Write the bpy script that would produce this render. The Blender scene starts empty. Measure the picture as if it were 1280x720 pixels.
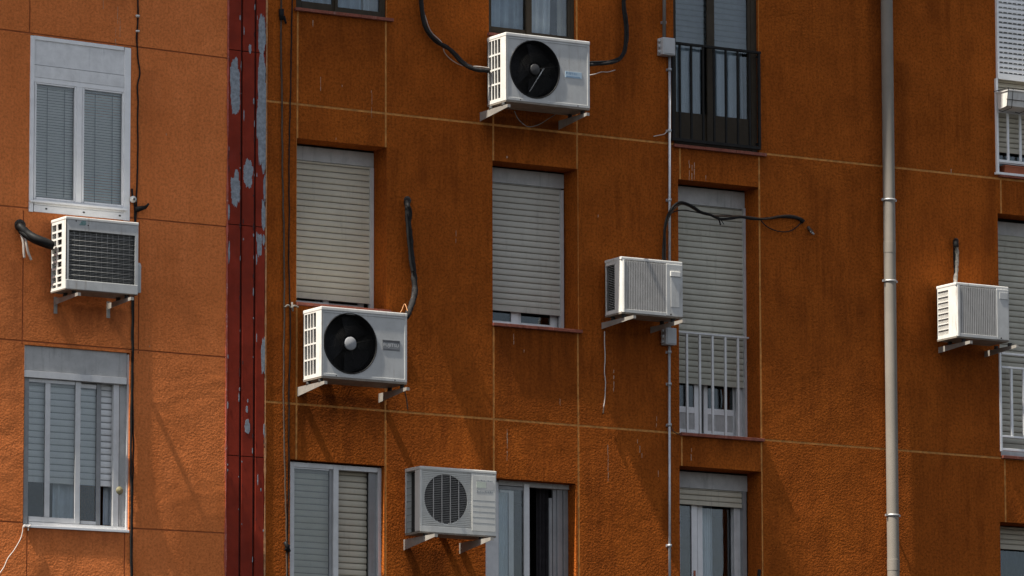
import bpy, bmesh, math, random
from mathutils import Vector, Matrix, noise
random.seed(7)
S = bpy.context.scene
COL = S.collection
R = math.radians
# ------------------------------------------------------------------ camera
FPX = 7500.0
PITCH, YAW, ROLL = R(8.73417), R(31.27691), R(-0.12097)
DIST = 56.0
cf = Vector((math.sin(YAW)*math.cos(PITCH), math.cos(YAW)*math.cos(PITCH), math.sin(PITCH)))
r0 = Vector((math.cos(YAW), -math.sin(YAW), 0)); u0 = r0.cross(cf)
cr = r0*math.cos(ROLL)+u0*math.sin(ROLL); cu = -r0*math.sin(ROLL)+u0*math.cos(ROLL)
CAMP = -cf*DIST
ZO = 1.6-CAMP.z
CAMP = CAMP+Vector((0, 0, ZO))
cam = bpy.data.objects.new('camera', bpy.data.cameras.new('camera')); COL.objects.link(cam)
cam.data.sensor_width = 36; cam.data.lens = FPX/1280*36
cam.data.clip_end = 3000; cam.data.clip_start = .5
m3 = Matrix((cr, cu, -cf)).transposed()
cam.matrix_world = Matrix.Translation(CAMP) @ m3.to_4x4()
S.camera = cam

def P(px, py, y=0.0):
    """the point of the vertical plane at depth y seen at photo position (px, py)"""
    d = (px-640)*cr-(py-360)*cu+FPX*cf
    t = (y-CAMP.y)/d.y
    return CAMP+d*t
def X(px, py=360, y=0.0): return P(px, py, y).x
def Z(px, py, y=0.0): return P(px, py, y).z

# ------------------------------------------------------------------ light and sky
w = bpy.data.worlds.new('World'); S.world = w; w.use_nodes = True
nt = w.node_tree; bg = nt.nodes['Background']
sky = nt.nodes.new('ShaderNodeTexSky'); sky.sky_type = 'NISHITA'; sky.sun_disc = False
TH = R(2.5)                                   # how far the sun stands in front of the facade
inpl = Vector((.47, 0, -.883)).normalized()
sd = inpl*math.cos(TH)+Vector((0, math.sin(TH), 0))
sky.sun_elevation = math.asin(-sd.z)
sky.sun_rotation = math.atan2(-sd.x, -sd.y) % (2*math.pi)
sky.altitude = 600; sky.air_density = 1.0; sky.dust_density = 3.0; sky.ozone_density = .6
hs = nt.nodes.new('ShaderNodeHueSaturation'); hs.inputs['Saturation'].default_value = .45
nt.links.new(sky.outputs[0], hs.inputs['Color']); nt.links.new(hs.outputs[0], bg.inputs[0]); bg.inputs[1].default_value = .074
sl = bpy.data.lights.new('sun', 'SUN'); sl.energy = 5.0; sl.angle = R(.8); sl.color = (1, .93, .82)
so = bpy.data.objects.new('sun', sl); COL.objects.link(so)
so.rotation_euler = sd.to_track_quat('-Z', 'Y').to_euler(); so.location = (-10, -10, 30)
S.view_settings.view_transform = 'Standard'; S.view_settings.look = 'None'
S.view_settings.gamma = 1; S.view_settings.exposure = 1.08
S.render.engine = 'CYCLES'
S.cycles.use_denoising = True; S.cycles.denoising_prefilter = 'ACCURATE'
S.cycles.max_bounces = 6; S.cycles.diffuse_bounces = 2; S.cycles.transparent_max_bounces = 12
S.cycles.caustics_reflective = False; S.cycles.caustics_refractive = False

# ------------------------------------------------------------------ materials
def node(nt, t, **k):
    n = nt.nodes.new(t)
    for a, b in k.items():
        if a in n.inputs.keys() if isinstance(a, str) else False: n.inputs[a].default_value = b
        else: setattr(n, a, b)
    return n
def base_mat(name):
    m = bpy.data.materials.new(name); m.use_nodes = True
    return m, m.node_tree, m.node_tree.nodes['Principled BSDF']
def mth(nt, op, a, b=None, c=None, clamp=False):
    n = nt.nodes.new('ShaderNodeMath'); n.operation = op; n.use_clamp = clamp
    for i, v in enumerate((a, b, c)):
        if v is None: continue
        if isinstance(v, (int, float)): n.inputs[i].default_value = v
        else: nt.links.new(v, n.inputs[i])
    return n.outputs[0]
def ns(nt, vec, scale, detail=4, rough=.55, dist=0.0):
    n = nt.nodes.new('ShaderNodeTexNoise'); n.inputs['Scale'].default_value = scale
    n.inputs['Detail'].default_value = detail; n.inputs['Roughness'].default_value = rough
    n.inputs['Distortion'].default_value = dist
    nt.links.new(vec, n.inputs['Vector']); return n.outputs['Fac']
def mapv(nt, vec, sc):
    n = nt.nodes.new('ShaderNodeMapping'); n.inputs['Scale'].default_value = sc
    nt.links.new(vec, n.inputs['Vector']); return n.outputs[0]
def rng(nt, v, a, b, c=0.0, d=1.0, smooth=True):
    n = nt.nodes.new('ShaderNodeMapRange'); n.interpolation_type = 'SMOOTHSTEP' if smooth else 'LINEAR'
    nt.links.new(v, n.inputs[0])
    for i, q in enumerate((a, b, c, d)): n.inputs[i+1].default_value = q
    return n.outputs[0]
def mixc(nt, f, a, b, mode='MIX'):
    n = nt.nodes.new('ShaderNodeMix'); n.data_type = 'RGBA'; n.blend_type = mode
    for i, v in ((0, f), (6, a), (7, b)):
        if isinstance(v, (int, float)): n.inputs[i].default_value = v
        elif isinstance(v, tuple): n.inputs[i].default_value = (*v, 1)
        else: nt.links.new(v, n.inputs[i])
    return n.outputs[2]
def pos(nt):
    return nt.nodes.new('ShaderNodeNewGeometry').outputs['Position']

STAIN_R, STAIN_L = [], []
def _st(dst, x0, x1, yt, yb, amt): dst.append((X(x0, yt), X(x1, yt), Z((x0+x1)/2, yt), Z((x0+x1)/2, yb), amt))
for q in ((370, 486, 22, 120, .5), (842, 958, 190, 226, .45), (616, 724, 414, 540, .8), (850, 952, 551, 584, .5), (372, 486, 498, 574, .85), (604, 716, 152, 205, .8),
          (504, 560, 690, 900, .7), (752, 822, 418, 530, .45), (1176, 1248, 440, 560, .45), (1084, 1103, -50, 300, .6), (1119, 1134, 80, 420, .5), (486, 505, 190, 420, .4), (333, 349, 380, 720, .45)): _st(STAIN_R, *q)
for q in ((92, 160, 388, 438, .8), (60, 90, 392, 432, .4), (34, 156, 661, 690, .75), (174, 200, 90, 300, .35), (12, 30, 330, 640, .45), (136, 160, -10, 44, .4)): _st(STAIN_L, *q)
def stucco(name, c1, c2, c3, grain=1.0, wave=1.0, drips=.5, stains=(), speck=.62):
    m, nt, b = base_mat(name); v = pos(nt); L = nt.links.new
    sx = nt.nodes.new('ShaderNodeSeparateXYZ'); L(v, sx.inputs[0])
    big = rng(nt, ns(nt, v, .8, 5, .62, .4), .34, .66)
    mid = rng(nt, ns(nt, mapv(nt, v, (1, 1, .6)), 3.4, 6, .68, .5), .36, .68)
    fine = rng(nt, ns(nt, v, 40, 4, .7), .42, .66)
    streak = rng(nt, ns(nt, mapv(nt, v, (7, 7, .42)), 1.0, 8, .74), .42, .66)
    streak2 = rng(nt, ns(nt, mapv(nt, v, (52, 52, 4.0)), 1.0, 4, .7), .40, .72)
    c = mixc(nt, big, c1, c2)
    c = mixc(nt, mth(nt, 'MULTIPLY', mid, .42), c, c3)
    c = mixc(nt, mth(nt, 'MULTIPLY', mth(nt, 'MULTIPLY', streak, .9), rng(nt, ns(nt, v, 1.3, 3, .6), .38, .66)), c, c3)
    c = mixc(nt, mth(nt, 'MULTIPLY', streak2, .46), c, c3)
    c = mixc(nt, mth(nt, 'MULTIPLY', fine, speck), c, tuple(x*.36 for x in c1))
    rag = mth(nt, 'MULTIPLY_ADD', ns(nt, v, 5, 5, .7), .24, -.12)
    tot = None
    for (x0, x1, zt, zl, amt) in stains:                # run-off and soot below sills, units and pipes
        xx = mth(nt, 'ADD', sx.outputs[0], rag)
        fx = mth(nt, 'MULTIPLY', rng(nt, xx, x0-.07, x0+.07), rng(nt, xx, x1-.07, x1+.07, 1.0, 0.0))
        zz = mth(nt, 'ADD', sx.outputs[2], rag)
        fz = mth(nt, 'MULTIPLY', rng(nt, zz, zl, zt), rng(nt, sx.outputs[2], zt, zt+.05, 1.0, 0.0))
        q = mth(nt, 'MULTIPLY', mth(nt, 'MULTIPLY', fx, fz), amt)
        tot = q if tot is None else mth(nt, 'MAXIMUM', tot, q)
    if tot is not None:
        st = mth(nt, 'MULTIPLY', tot, rng(nt, ns(nt, mapv(nt, v, (9, 9, .8)), 1.0, 6, .7), .25, .7, .35, 1.0))
        c = mixc(nt, st, c, tuple(x*y for x, y in zip(c3, (.42, .42, .55))))
    run = rng(nt, ns(nt, mapv(nt, v, (30, 30, 1.5)), 1.0, 6, .75), .735, .80)
    where = rng(nt, ns(nt, v, .8, 2, .5), .5, .62)
    brk = rng(nt, ns(nt, v, 26, 2, .5), .5, .6)
    c = mixc(nt, mth(nt, 'MULTIPLY', mth(nt, 'MULTIPLY', run, where), mth(nt, 'MULTIPLY', brk, drips)), c, (.62, .50, .40))
    L(c, b.inputs['Base Color']); b.inputs['Roughness'].default_value = .96
    b.inputs['Specular IOR Level'].default_value = .06
    wv = mth(nt, 'MULTIPLY', ns(nt, mapv(nt, v, (1, 1, 1.25)), 1.2, 3, .5, .5), .046*wave)
    amp = rng(nt, ns(nt, v, 1.7, 3, .55), .3, .7, .45, 1.3)
    vo = nt.nodes.new('ShaderNodeTexVoronoi'); vo.feature = 'SMOOTH_F1'; vo.inputs['Scale'].default_value = 54; vo.inputs['Smoothness'].default_value = .5
    L(v, vo.inputs['Vector'])
    gr = mth(nt, 'ADD', mth(nt, 'MULTIPLY', ns(nt, v, 52, 4, .62), .0092*grain), mth(nt, 'MULTIPLY', vo.outputs['Distance'], -.0045*grain))
    h = mth(nt, 'ADD', wv, mth(nt, 'MULTIPLY', gr, amp))
    bp = nt.nodes.new('ShaderNodeBump'); bp.inputs['Distance'].default_value = 1.0; bp.inputs['Strength'].default_value = 1.0
    L(h, bp.inputs['Height']); L(bp.outputs[0], b.inputs['Normal'])
    return m

def plain(name, c, rough=.5, metal=0.0, var=.15, dirt=None, dirtamt=.4, scale=9, bump=0.0, streaky=True, spec=.5):
    m, nt, b = base_mat(name); v = pos(nt)
    n = rng(nt, ns(nt, v, scale, 5, .6, .2), .3, .7)
    col = mixc(nt, n, tuple(x*(1-var) for x in c), tuple(min(1, x*(1+var*.6)) for x in c))
    if dirt:
        s = rng(nt, ns(nt, mapv(nt, v, (26, 26, 2.2 if streaky else 26)), 1.0, 6, .68), .50, .78)
        s2 = rng(nt, ns(nt, v, 3.1, 4, .6), .35, .7)
        col = mixc(nt, mth(nt, 'MULTIPLY', mth(nt, 'MULTIPLY', s, s2), dirtamt), col, dirt)
        sp = rng(nt, ns(nt, v, 70, 3, .6), .66, .74)
        col = mixc(nt, mth(nt, 'MULTIPLY', sp, dirtamt*.7), col, dirt)
    nt.links.new(col, b.inputs['Base Color'])
    b.inputs['Metallic'].default_value = metal; b.inputs['Specular IOR Level'].default_value = spec
    nt.links.new(rng(nt, ns(nt, v, scale*2.3, 3, .6), .2, .8, rough*.8, min(1, rough*1.25)), b.inputs['Roughness'])
    if bump:
        bp = nt.nodes.new('ShaderNodeBump'); bp.inputs['Distance'].default_value = 1.0
        nt.links.new(mth(nt, 'MULTIPLY', ns(nt, v, scale*3, 4, .6), bump), bp.inputs['Height'])
        nt.links.new(bp.outputs[0], b.inputs['Normal'])
    return m

def glass_mat(name, tint=(.97, .985, .985), refl=1.0):
    m = bpy.data.materials.new(name); m.use_nodes = True; nt = m.node_tree
    nt.nodes.remove(nt.nodes['Principled BSDF']); out = nt.nodes['Material Output']
    tr = nt.nodes.new('ShaderNodeBsdfTransparent'); tr.inputs[0].default_value = (*tint, 1)
    gl = nt.nodes.new('ShaderNodeBsdfGlossy'); gl.inputs['Roughness'].default_value = .03
    gl.inputs[0].default_value = (.9, .95, 1, 1)
    fr = nt.nodes.new('ShaderNodeFresnel'); fr.inputs[0].default_value = 1.52
    v = pos(nt)
    bp = nt.nodes.new('ShaderNodeBump'); bp.inputs['Distance'].default_value = 1.0
    nt.links.new(mth(nt, 'MULTIPLY', ns(nt, v, 2.2, 2, .5), .006), bp.inputs['Height'])
    nt.links.new(bp.outputs[0], gl.inputs['Normal'])
    mx = nt.nodes.new('ShaderNodeMixShader')
    nt.links.new(mth(nt, 'MULTIPLY', fr.outputs[0], 1.0*refl, clamp=True), mx.inputs[0])
    nt.links.new(tr.outputs[0], mx.inputs[1]); nt.links.new(gl.outputs[0], mx.inputs[2])
    nt.links.new(mx.outputs[0], out.inputs[0]); return m

M = {}
M['stucco_r'] = stucco('rust_stucco', (.385, .096, .0135), (.44, .113, .0155), (.200, .047, .0075), stains=STAIN_R)
M['stucco_l'] = stucco('terracotta_stucco', (.73, .216, .062), (.78, .238, .074), (.58, .162, .044), grain=.5, drips=.3, stains=STAIN_L, speck=.42)
M['foam'] = plain('dark_sealing_putty', (.045, .038, .032), .9, var=.5, scale=40, bump=.006)
M['drip'] = plain('lime_drip', (.46, .31, .21), .9, var=.3, scale=40)
M['joint_r'] = plain('ochre_joint', (.53, .228, .052), .9, var=.35, dirt=(.31, .085, .013), dirtamt=.9, streaky=False, scale=14)
M['joint_l'] = plain('recessed_joint', (.46, .13, .038), .95, var=.2)
M['red'] = plain('dark_red_paint', (.225, .025, .011), .6, var=.22, dirt=(.22, .05, .045), dirtamt=.3, scale=4, spec=.12)
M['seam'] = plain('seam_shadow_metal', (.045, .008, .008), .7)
M['primer'] = plain('bare_grey_primer', (.255, .285, .32), .75, var=.3, dirt=(.16, .18, .22), dirtamt=.8, scale=30, streaky=False)
M['caulk'] = plain('old_sealant', (.46, .22, .09), .9, var=.35, scale=20, dirt=(.5, .48, .45), dirtamt=.8, streaky=False)
M['redcaulk'] = plain('red_sealant', (.42, .09, .06), .8, var=.3, scale=12, dirt=(.6, .55, .5), dirtamt=.8, streaky=False)
M['white'] = plain('white_enamel', (.66, .65, .615), .45, var=.08, dirt=(.24, .165, .10), dirtamt=.8, scale=5)
M['ivory'] = plain('aged_ivory_enamel', (.60, .595, .555), .45, var=.08, dirt=(.30, .24, .17), dirtamt=.5, scale=5)
M['grey_ac'] = plain('weathered_light_enamel', (.47, .475, .465), .5, var=.10, dirt=(.20, .15, .105), dirtamt=.85, scale=7)
M['slat_ac'] = plain('grey_plastic_slat', (.45, .435, .41), .55, var=.1, dirt=(.25, .23, .2), dirtamt=.5)
M['under'] = plain('shade_dark_rusty_pan', (.22, .19, .155), .7, var=.2, dirt=(.15, .07, .03), dirtamt=.7, streaky=False)  # besides rust, colour darkened to deepen the shade under the units
M['black'] = plain('black_plastic', (.008, .008, .0085), .6, var=.3, spec=.15)
M['dark'] = plain('dark_coil', (.018, .0175, .016), .8, var=.3, scale=30)
M['fin'] = plain('aluminium_fins', (.15, .15, .142), .5, metal=.2, var=.3, scale=20, dirt=(.05, .045, .04), dirtamt=.7)
M['blade'] = plain('fan_blade', (.005, .005, .0055), .6, var=.2, spec=.25)
M['hub'] = plain('fan_hub_grey', (.27, .275, .285), .5)
M['hubdark'] = plain('fan_hub_dark', (.022, .022, .023), .5)
M['finplastic'] = plain('dark_plastic_slat', (.17, .165, .155), .6, var=.2)  # darker grey than the slats around the round outlet
M['wire'] = plain('grille_wire', (.40, .40, .385), .5)
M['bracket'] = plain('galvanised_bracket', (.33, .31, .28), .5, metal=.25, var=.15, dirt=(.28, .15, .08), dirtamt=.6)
M['rubber'] = plain('rubber_foot', (.02, .02, .02), .8)
M['plate'] = plain('nameplate_grey', (.20, .205, .21), .5, var=.15)
M['plate_text'] = plain('nameplate_letters', (.06, .06, .065), .5)
M['plate_silver'] = plain('nameplate_silver', (.66, .66, .65), .5)
M['sticker'] = plain('pale_blue_sticker', (.38, .50, .60), .5, var=.1)
M['sticker_text'] = plain('blue_letters', (.07, .17, .33), .5)
M['mark'] = plain('faded_print', (.25, .27, .28), .6, var=.3)
M['green'] = plain('faded_green_mark', (.16, .27, .26), .6, var=.4, scale=60)
M['olive'] = plain('pale_green_sticker', (.50, .54, .46), .6, var=.1)
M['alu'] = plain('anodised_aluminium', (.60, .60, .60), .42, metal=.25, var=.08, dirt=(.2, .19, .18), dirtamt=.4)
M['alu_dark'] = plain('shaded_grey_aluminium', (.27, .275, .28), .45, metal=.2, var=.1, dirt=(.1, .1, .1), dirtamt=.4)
M['whitepvc'] = plain('white_window_paint', (.83, .835, .84), .45, var=.06, dirt=(.36, .34, .32), dirtamt=.35)
M['box'] = plain('weathered_box_paint', (.47, .47, .46), .7, var=.12, dirt=(.13, .125, .12), dirtamt=.85)
M['boxwhite'] = plain('peeling_white_box', (.76, .765, .765), .7, var=.12, dirt=(.30, .32, .34), dirtamt=.8)
M['gap'] = plain('shutter_gap', (.23, .21, .17), .8)
M['gapw'] = plain('shutter_gap_pale', (.30, .31, .32), .8)
M['shut'] = plain('beige_shutter', (.53, .485, .385), .55, var=.08, dirt=(.22, .2, .17), dirtamt=.5, scale=3)
M['shut2'] = plain('greyer_shutter', (.48, .46, .40), .55, var=.10, dirt=(.2, .185, .16), dirtamt=.6, scale=2)
M['shut3'] = plain('olive_grey_shutter', (.47, .46, .385), .6, var=.14, dirt=(.2, .185, .15), dirtamt=.7, scale=2.4)
M['shutw'] = plain('white_shutter', (.85, .855, .85), .5, var=.05, dirt=(.35, .34, .33), dirtamt=.25, scale=3)
M['brown'] = plain('bronze_brown_frame', (.040, .030, .019), .55, var=.15, spec=.2, dirt=(.09, .08, .06), dirtamt=.4)
M['iron'] = plain('black_iron', (.012, .0115, .011), .55, var=.2, spec=.15, dirt=(.06, .04, .03), dirtamt=.3)
M['sill'] = plain('red_clay_sill', (.23, .062, .036), .75, var=.25, dirt=(.40, .30, .26), dirtamt=.6, scale=18)
M['glass'] = glass_mat('window_glass')
M['glassmid'] = glass_mat('window_glass_grey', (.84, .87, .88))
M['glassdim'] = glass_mat('window_glass_dim', (.66, .71, .73))
M['galv'] = plain('galvanised_tube', (.46, .48, .51), .42, metal=.4, var=.15, dirt=(.2, .17, .15), dirtamt=.5, scale=14)
M['ductdark'] = plain('grimy_tube', (.16, .145, .13), .6, var=.2)
M['pbox'] = plain('grey_plastic_box', (.44, .45, .46), .5, var=.06, dirt=(.3, .27, .24), dirtamt=.4)
M['pvc'] = plain('beige_grey_pvc', (.215, .192, .162), .7, var=.1, dirt=(.22, .19, .16), dirtamt=.55, scale=3)
M['clamp'] = plain('zinc_clamp', (.40, .40, .40), .5, metal=.5)
M['cable'] = plain('black_cable', (.009, .0085, .0085), .65, var=.3, spec=.2)
M['lag'] = plain('worn_pipe_lagging', (.017, .016, .016), .75, var=.5, dirt=(.22, .20, .18), dirtamt=.5, scale=25, spec=.2, bump=.004)
M['lagpale'] = plain('torn_pale_lagging', (.24, .22, .19), .8, var=.5, dirt=(.04, .035, .03), dirtamt=.9, scale=35, bump=.006)
M['browncable'] = plain('dusty_brown_cable', (.06, .035, .02), .7, var=.4, scale=20)
M['whitewire'] = plain('white_wire', (.50, .45, .40), .5)
M['curtain'] = plain('sheer_curtain', (.60, .67, .74), .9, var=.08)
M['curtain_b'] = plain('blue_curtain', (.24, .34, .45), .9, var=.12)
M['curtain_d'] = plain('dark_curtain', (.035, .03, .034), .9, var=.2)
M['blind'] = plain('metal_blind', (.86, .845, .80), .45, var=.06)
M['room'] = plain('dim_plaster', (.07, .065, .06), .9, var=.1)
M['asphalt'] = plain('shade_dark_asphalt', (.017, .017, .018), .9, var=.2, scale=3, bump=.004)  # dry road colour darkened to stand for a shaded street, cutting bounce
M['paving'] = plain('shade_dark_paving', (.022, .021, .020), .85, var=.15, scale=2)  # paving darkened the same way, so little light bounces up
M['rooftile'] = plain('shade_cornice_concrete', (.36, .33, .29), .85, var=.15)
M['clay'] = plain('terracotta_plastic', (.42, .12, .055), .6, var=.12)
M['brass'] = plain('tarnished_lock', (.26, .23, .12), .6, var=.3, scale=40)
M['porcelain'] = plain('porcelain', (.68, .66, .62), .3)

# ------------------------------------------------------------------ mesh helpers
class MB:
    def __init__(s): s.v = []; s.f = []; s.m = []; s.sm = []
    def add(s, vs, fs, mat=0, smooth=False):
        o = len(s.v); s.v += [tuple(q) for q in vs]
        for f in fs:
            s.f.append([i+o for i in f]); s.m.append(mat); s.sm.append(smooth)
        return s
    def box(s, x0, x1, y0, y1, z0, z1, mat=0, bev=0.0, smooth=False):
        if x0 > x1: x0, x1 = x1, x0
        if y0 > y1: y0, y1 = y1, y0
        if z0 > z1: z0, z1 = z1, z0
        vs = [(x, y, z) for x in (x0, x1) for y in (y0, y1) for z in (z0, z1)]
        fs = [(0, 1, 3, 2), (4, 6, 7, 5), (0, 4, 5, 1), (2, 3, 7, 6), (0, 2, 6, 4), (1, 5, 7, 3)]
        if bev:
            bm = bmesh.new(); bv = [bm.verts.new(q) for q in vs]
            for f in fs: bm.faces.new([bv[i] for i in f])
            bmesh.ops.recalc_face_normals(bm, faces=bm.faces)
            bmesh.ops.bevel(bm, geom=list(bm.edges), offset=bev, segments=2, affect='EDGES', profile=.6)
            bm.verts.index_update()
            s.add([q.co for q in bm.verts], [[q.index for q in f.verts] for f in bm.faces], mat, False); bm.free()
        else: s.add(vs, fs, mat)
        return s
    def prism(s, pts, axis, a, b, mat=0):
        """closed polygon pts in the two other axes, extruded along axis from a to b"""
        def mk(p, t):
            if axis == 'y': return (p[0], t, p[1])
            if axis == 'x': return (t, p[0], p[1])
            return (p[0], p[1], t)
        n = len(pts); vs = [mk(p, a) for p in pts]+[mk(p, b) for p in pts]
        fs = [list(range(n)), list(range(2*n-1, n-1, -1))]+[(i, i+n, (i+1) % n+n, (i+1) % n) for i in range(n)]
        return s.add(vs, fs, mat)
    def tube(s, pts, r, seg=8, mat=0, smooth=True, cap=True):
        pts = [Vector(p) for p in pts]; n = len(pts)
        rs = r if isinstance(r, (list, tuple)) else [r]*n
        vs = []; up = None
        for i, p in enumerate(pts):
            t = (pts[min(i+1, n-1)]-pts[max(i-1, 0)]).normalized()
            if up is None:
                up = Vector((0, -1, 0)) if abs(t.y) < .9 else Vector((1, 0, 0))
            a = t.cross(up)
            if a.length < 1e-5: a = t.cross(Vector((1, 0, .3)))
            a.normalize(); b = a.cross(t).normalized(); up = b
            for k in range(seg):
                th = 2*math.pi*k/seg
                vs.append(p+(a*math.cos(th)+b*math.sin(th))*rs[i])
        fs = [(i*seg+k, i*seg+(k+1) % seg, (i+1)*seg+(k+1) % seg, (i+1)*seg+k) for i in range(n-1) for k in range(seg)]
        if cap: fs += [list(range(seg))[::-1], [(n-1)*seg+k for k in range(seg)]]
        return s.add(vs, fs, mat, smooth)
    def lathe(s, prof, c, axis='y', seg=40, mat=0, smooth=True):
        """prof: (radius, offset along the axis) pairs"""
        vs = []
        for (r, t) in prof:
            for k in range(seg):
                a = 2*math.pi*k/seg; p, q = r*math.cos(a), r*math.sin(a)
                vs.append((c[0]+p, c[1]+t, c[2]+q) if axis == 'y' else (c[0]+p, c[1]+q, c[2]+t))
        fs = [(i*seg+k, i*seg+(k+1) % seg, (i+1)*seg+(k+1) % seg, (i+1)*seg+k) for i in range(len(prof)-1) for k in range(seg)]
        return s.add(vs, fs, mat, smooth)
    def text(s, txt, x, y, z, h, mat=0, width=None, depth=.0012):
        c = bpy.data.curves.new('t', 'FONT'); c.body = txt; c.size = 1.0; c.resolution_u = 2
        o = bpy.data.objects.new('t', c); COL.objects.link(o)
        me = bpy.data.meshes.new_from_object(o.evaluated_get(bpy.context.evaluated_depsgraph_get()))
        xs = [v.co.x for v in me.vertices]; ys = [v.co.y for v in me.vertices]
        x0, x1, y0, y1 = min(xs), max(xs), min(ys), max(ys)
        sz = h/(y1-y0); sx = sz if width is None else width/(x1-x0)
        s.add([(x+(v.co.x-x0)*sx, y, z+(v.co.y-y0)*sz) for v in me.vertices], [list(p.vertices) for p in me.polygons], mat)
        bpy.data.objects.remove(o); bpy.data.meshes.remove(me); bpy.data.curves.remove(c)
        return s
    def build(s, name, mats, parent=None, warp=None, recalc=True):
        if not isinstance(mats, (list, tuple)): mats = [mats]
        me = bpy.data.meshes.new(name)
        vs = [warp(q) for q in s.v] if warp else s.v
        org = Vector((0, 0, 0))
        if parent is not None: org = Vector(parent['_o'])
        me.from_pydata([tuple(Vector(q)-org) for q in vs], [], s.f)
        for q in mats: me.materials.append(M[q])
        me.polygons.foreach_set('material_index', s.m)
        me.polygons.foreach_set('use_smooth', s.sm)
        if recalc:
            bm = bmesh.new(); bm.from_mesh(me); bmesh.ops.recalc_face_normals(bm, faces=bm.faces); bm.to_mesh(me); bm.free()
        me.update()
        o = bpy.data.objects.new(name, me); COL.objects.link(o); o['_o'] = tuple(org)
        if parent is not None: o.parent = parent
        return o

def tag(o, label=None, cat=None, group=None, kind=None):
    for k, v in (('label', label), ('category', cat), ('group', group), ('kind', kind)):
        if v: o[k] = v
    return o
def thing(name, label, cat, loc, group=None):
    o = bpy.data.objects.new(name, None); COL.objects.link(o); o.location = loc; o.empty_display_size = .2
    o['_o'] = tuple(loc); return tag(o, label, cat, group)
def solo(mb, name, mats, label, cat, group=None, base=None):
    """a thing that is a single mesh, with its origin at base"""
    e = {'_o': base or mb.v[0]}
    org = Vector(e['_o']); mb.v = [tuple(Vector(q)-org) for q in mb.v]
    o = mb.build(name, mats); o.location = org; o['_o'] = tuple(org)
    return tag(o, label, cat, group)

def spline(pts, n=8):
    pts = [Vector(p) for p in pts]; out = []
    q = [pts[0]*2-pts[1]]+pts+[pts[-1]*2-pts[-2]]
    for i in range(1, len(q)-2):
        for k in range(n):
            t = k/n; a, b, c, d = q[i-1], q[i], q[i+1], q[i+2]
            out.append(.5*((2*b)+(c-a)*t+(2*a-5*b+4*c-d)*t*t+(3*b-a-3*c+d)*t**3))
    out.append(pts[-1]); return out
def pxs(l):            # (px, py, depth) list to points on the facade
    return [P(*q) for q in l]
def jitter(pts, a, seed=0):
    return [p+Vector((noise.noise(p*7+Vector((seed, 0, 0))), noise.noise(p*7+Vector((0, seed+9, 0)))*.4, 0))*a for p in pts]

# the left facade's joints are not quite level: a slight skew, measured from its four joint lines
def skew(z):
    zr = z-ZO; ks = [(-2.48, .0095), (-.87, 0), (.322, 0), (1.91, -.0165)]
    if zr <= ks[0][0]: return ks[0][1]
    if zr >= ks[-1][0]: return ks[-1][1]
    for (a, fa), (b, fb) in zip(ks, ks[1:]):
        if a <= zr <= b: return fa+(fb-fa)*(zr-a)/(b-a)
def warpL(q): return (q[0], q[1], q[2]+skew(q[2])*(q[0]+4.2))
def unwarp(p): return Vector((p.x, p.y, p.z-skew(p.z)*(p.x+4.2)))
def ZL(px, py, y=0.0): return unwarp(P(px, py, y)).z

# ------------------------------------------------------------------ ground
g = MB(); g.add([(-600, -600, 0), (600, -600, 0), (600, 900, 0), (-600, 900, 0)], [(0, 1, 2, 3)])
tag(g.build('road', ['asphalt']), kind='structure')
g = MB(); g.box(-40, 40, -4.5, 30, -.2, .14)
tag(g.build('pavement', ['paving']), kind='structure')

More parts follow.
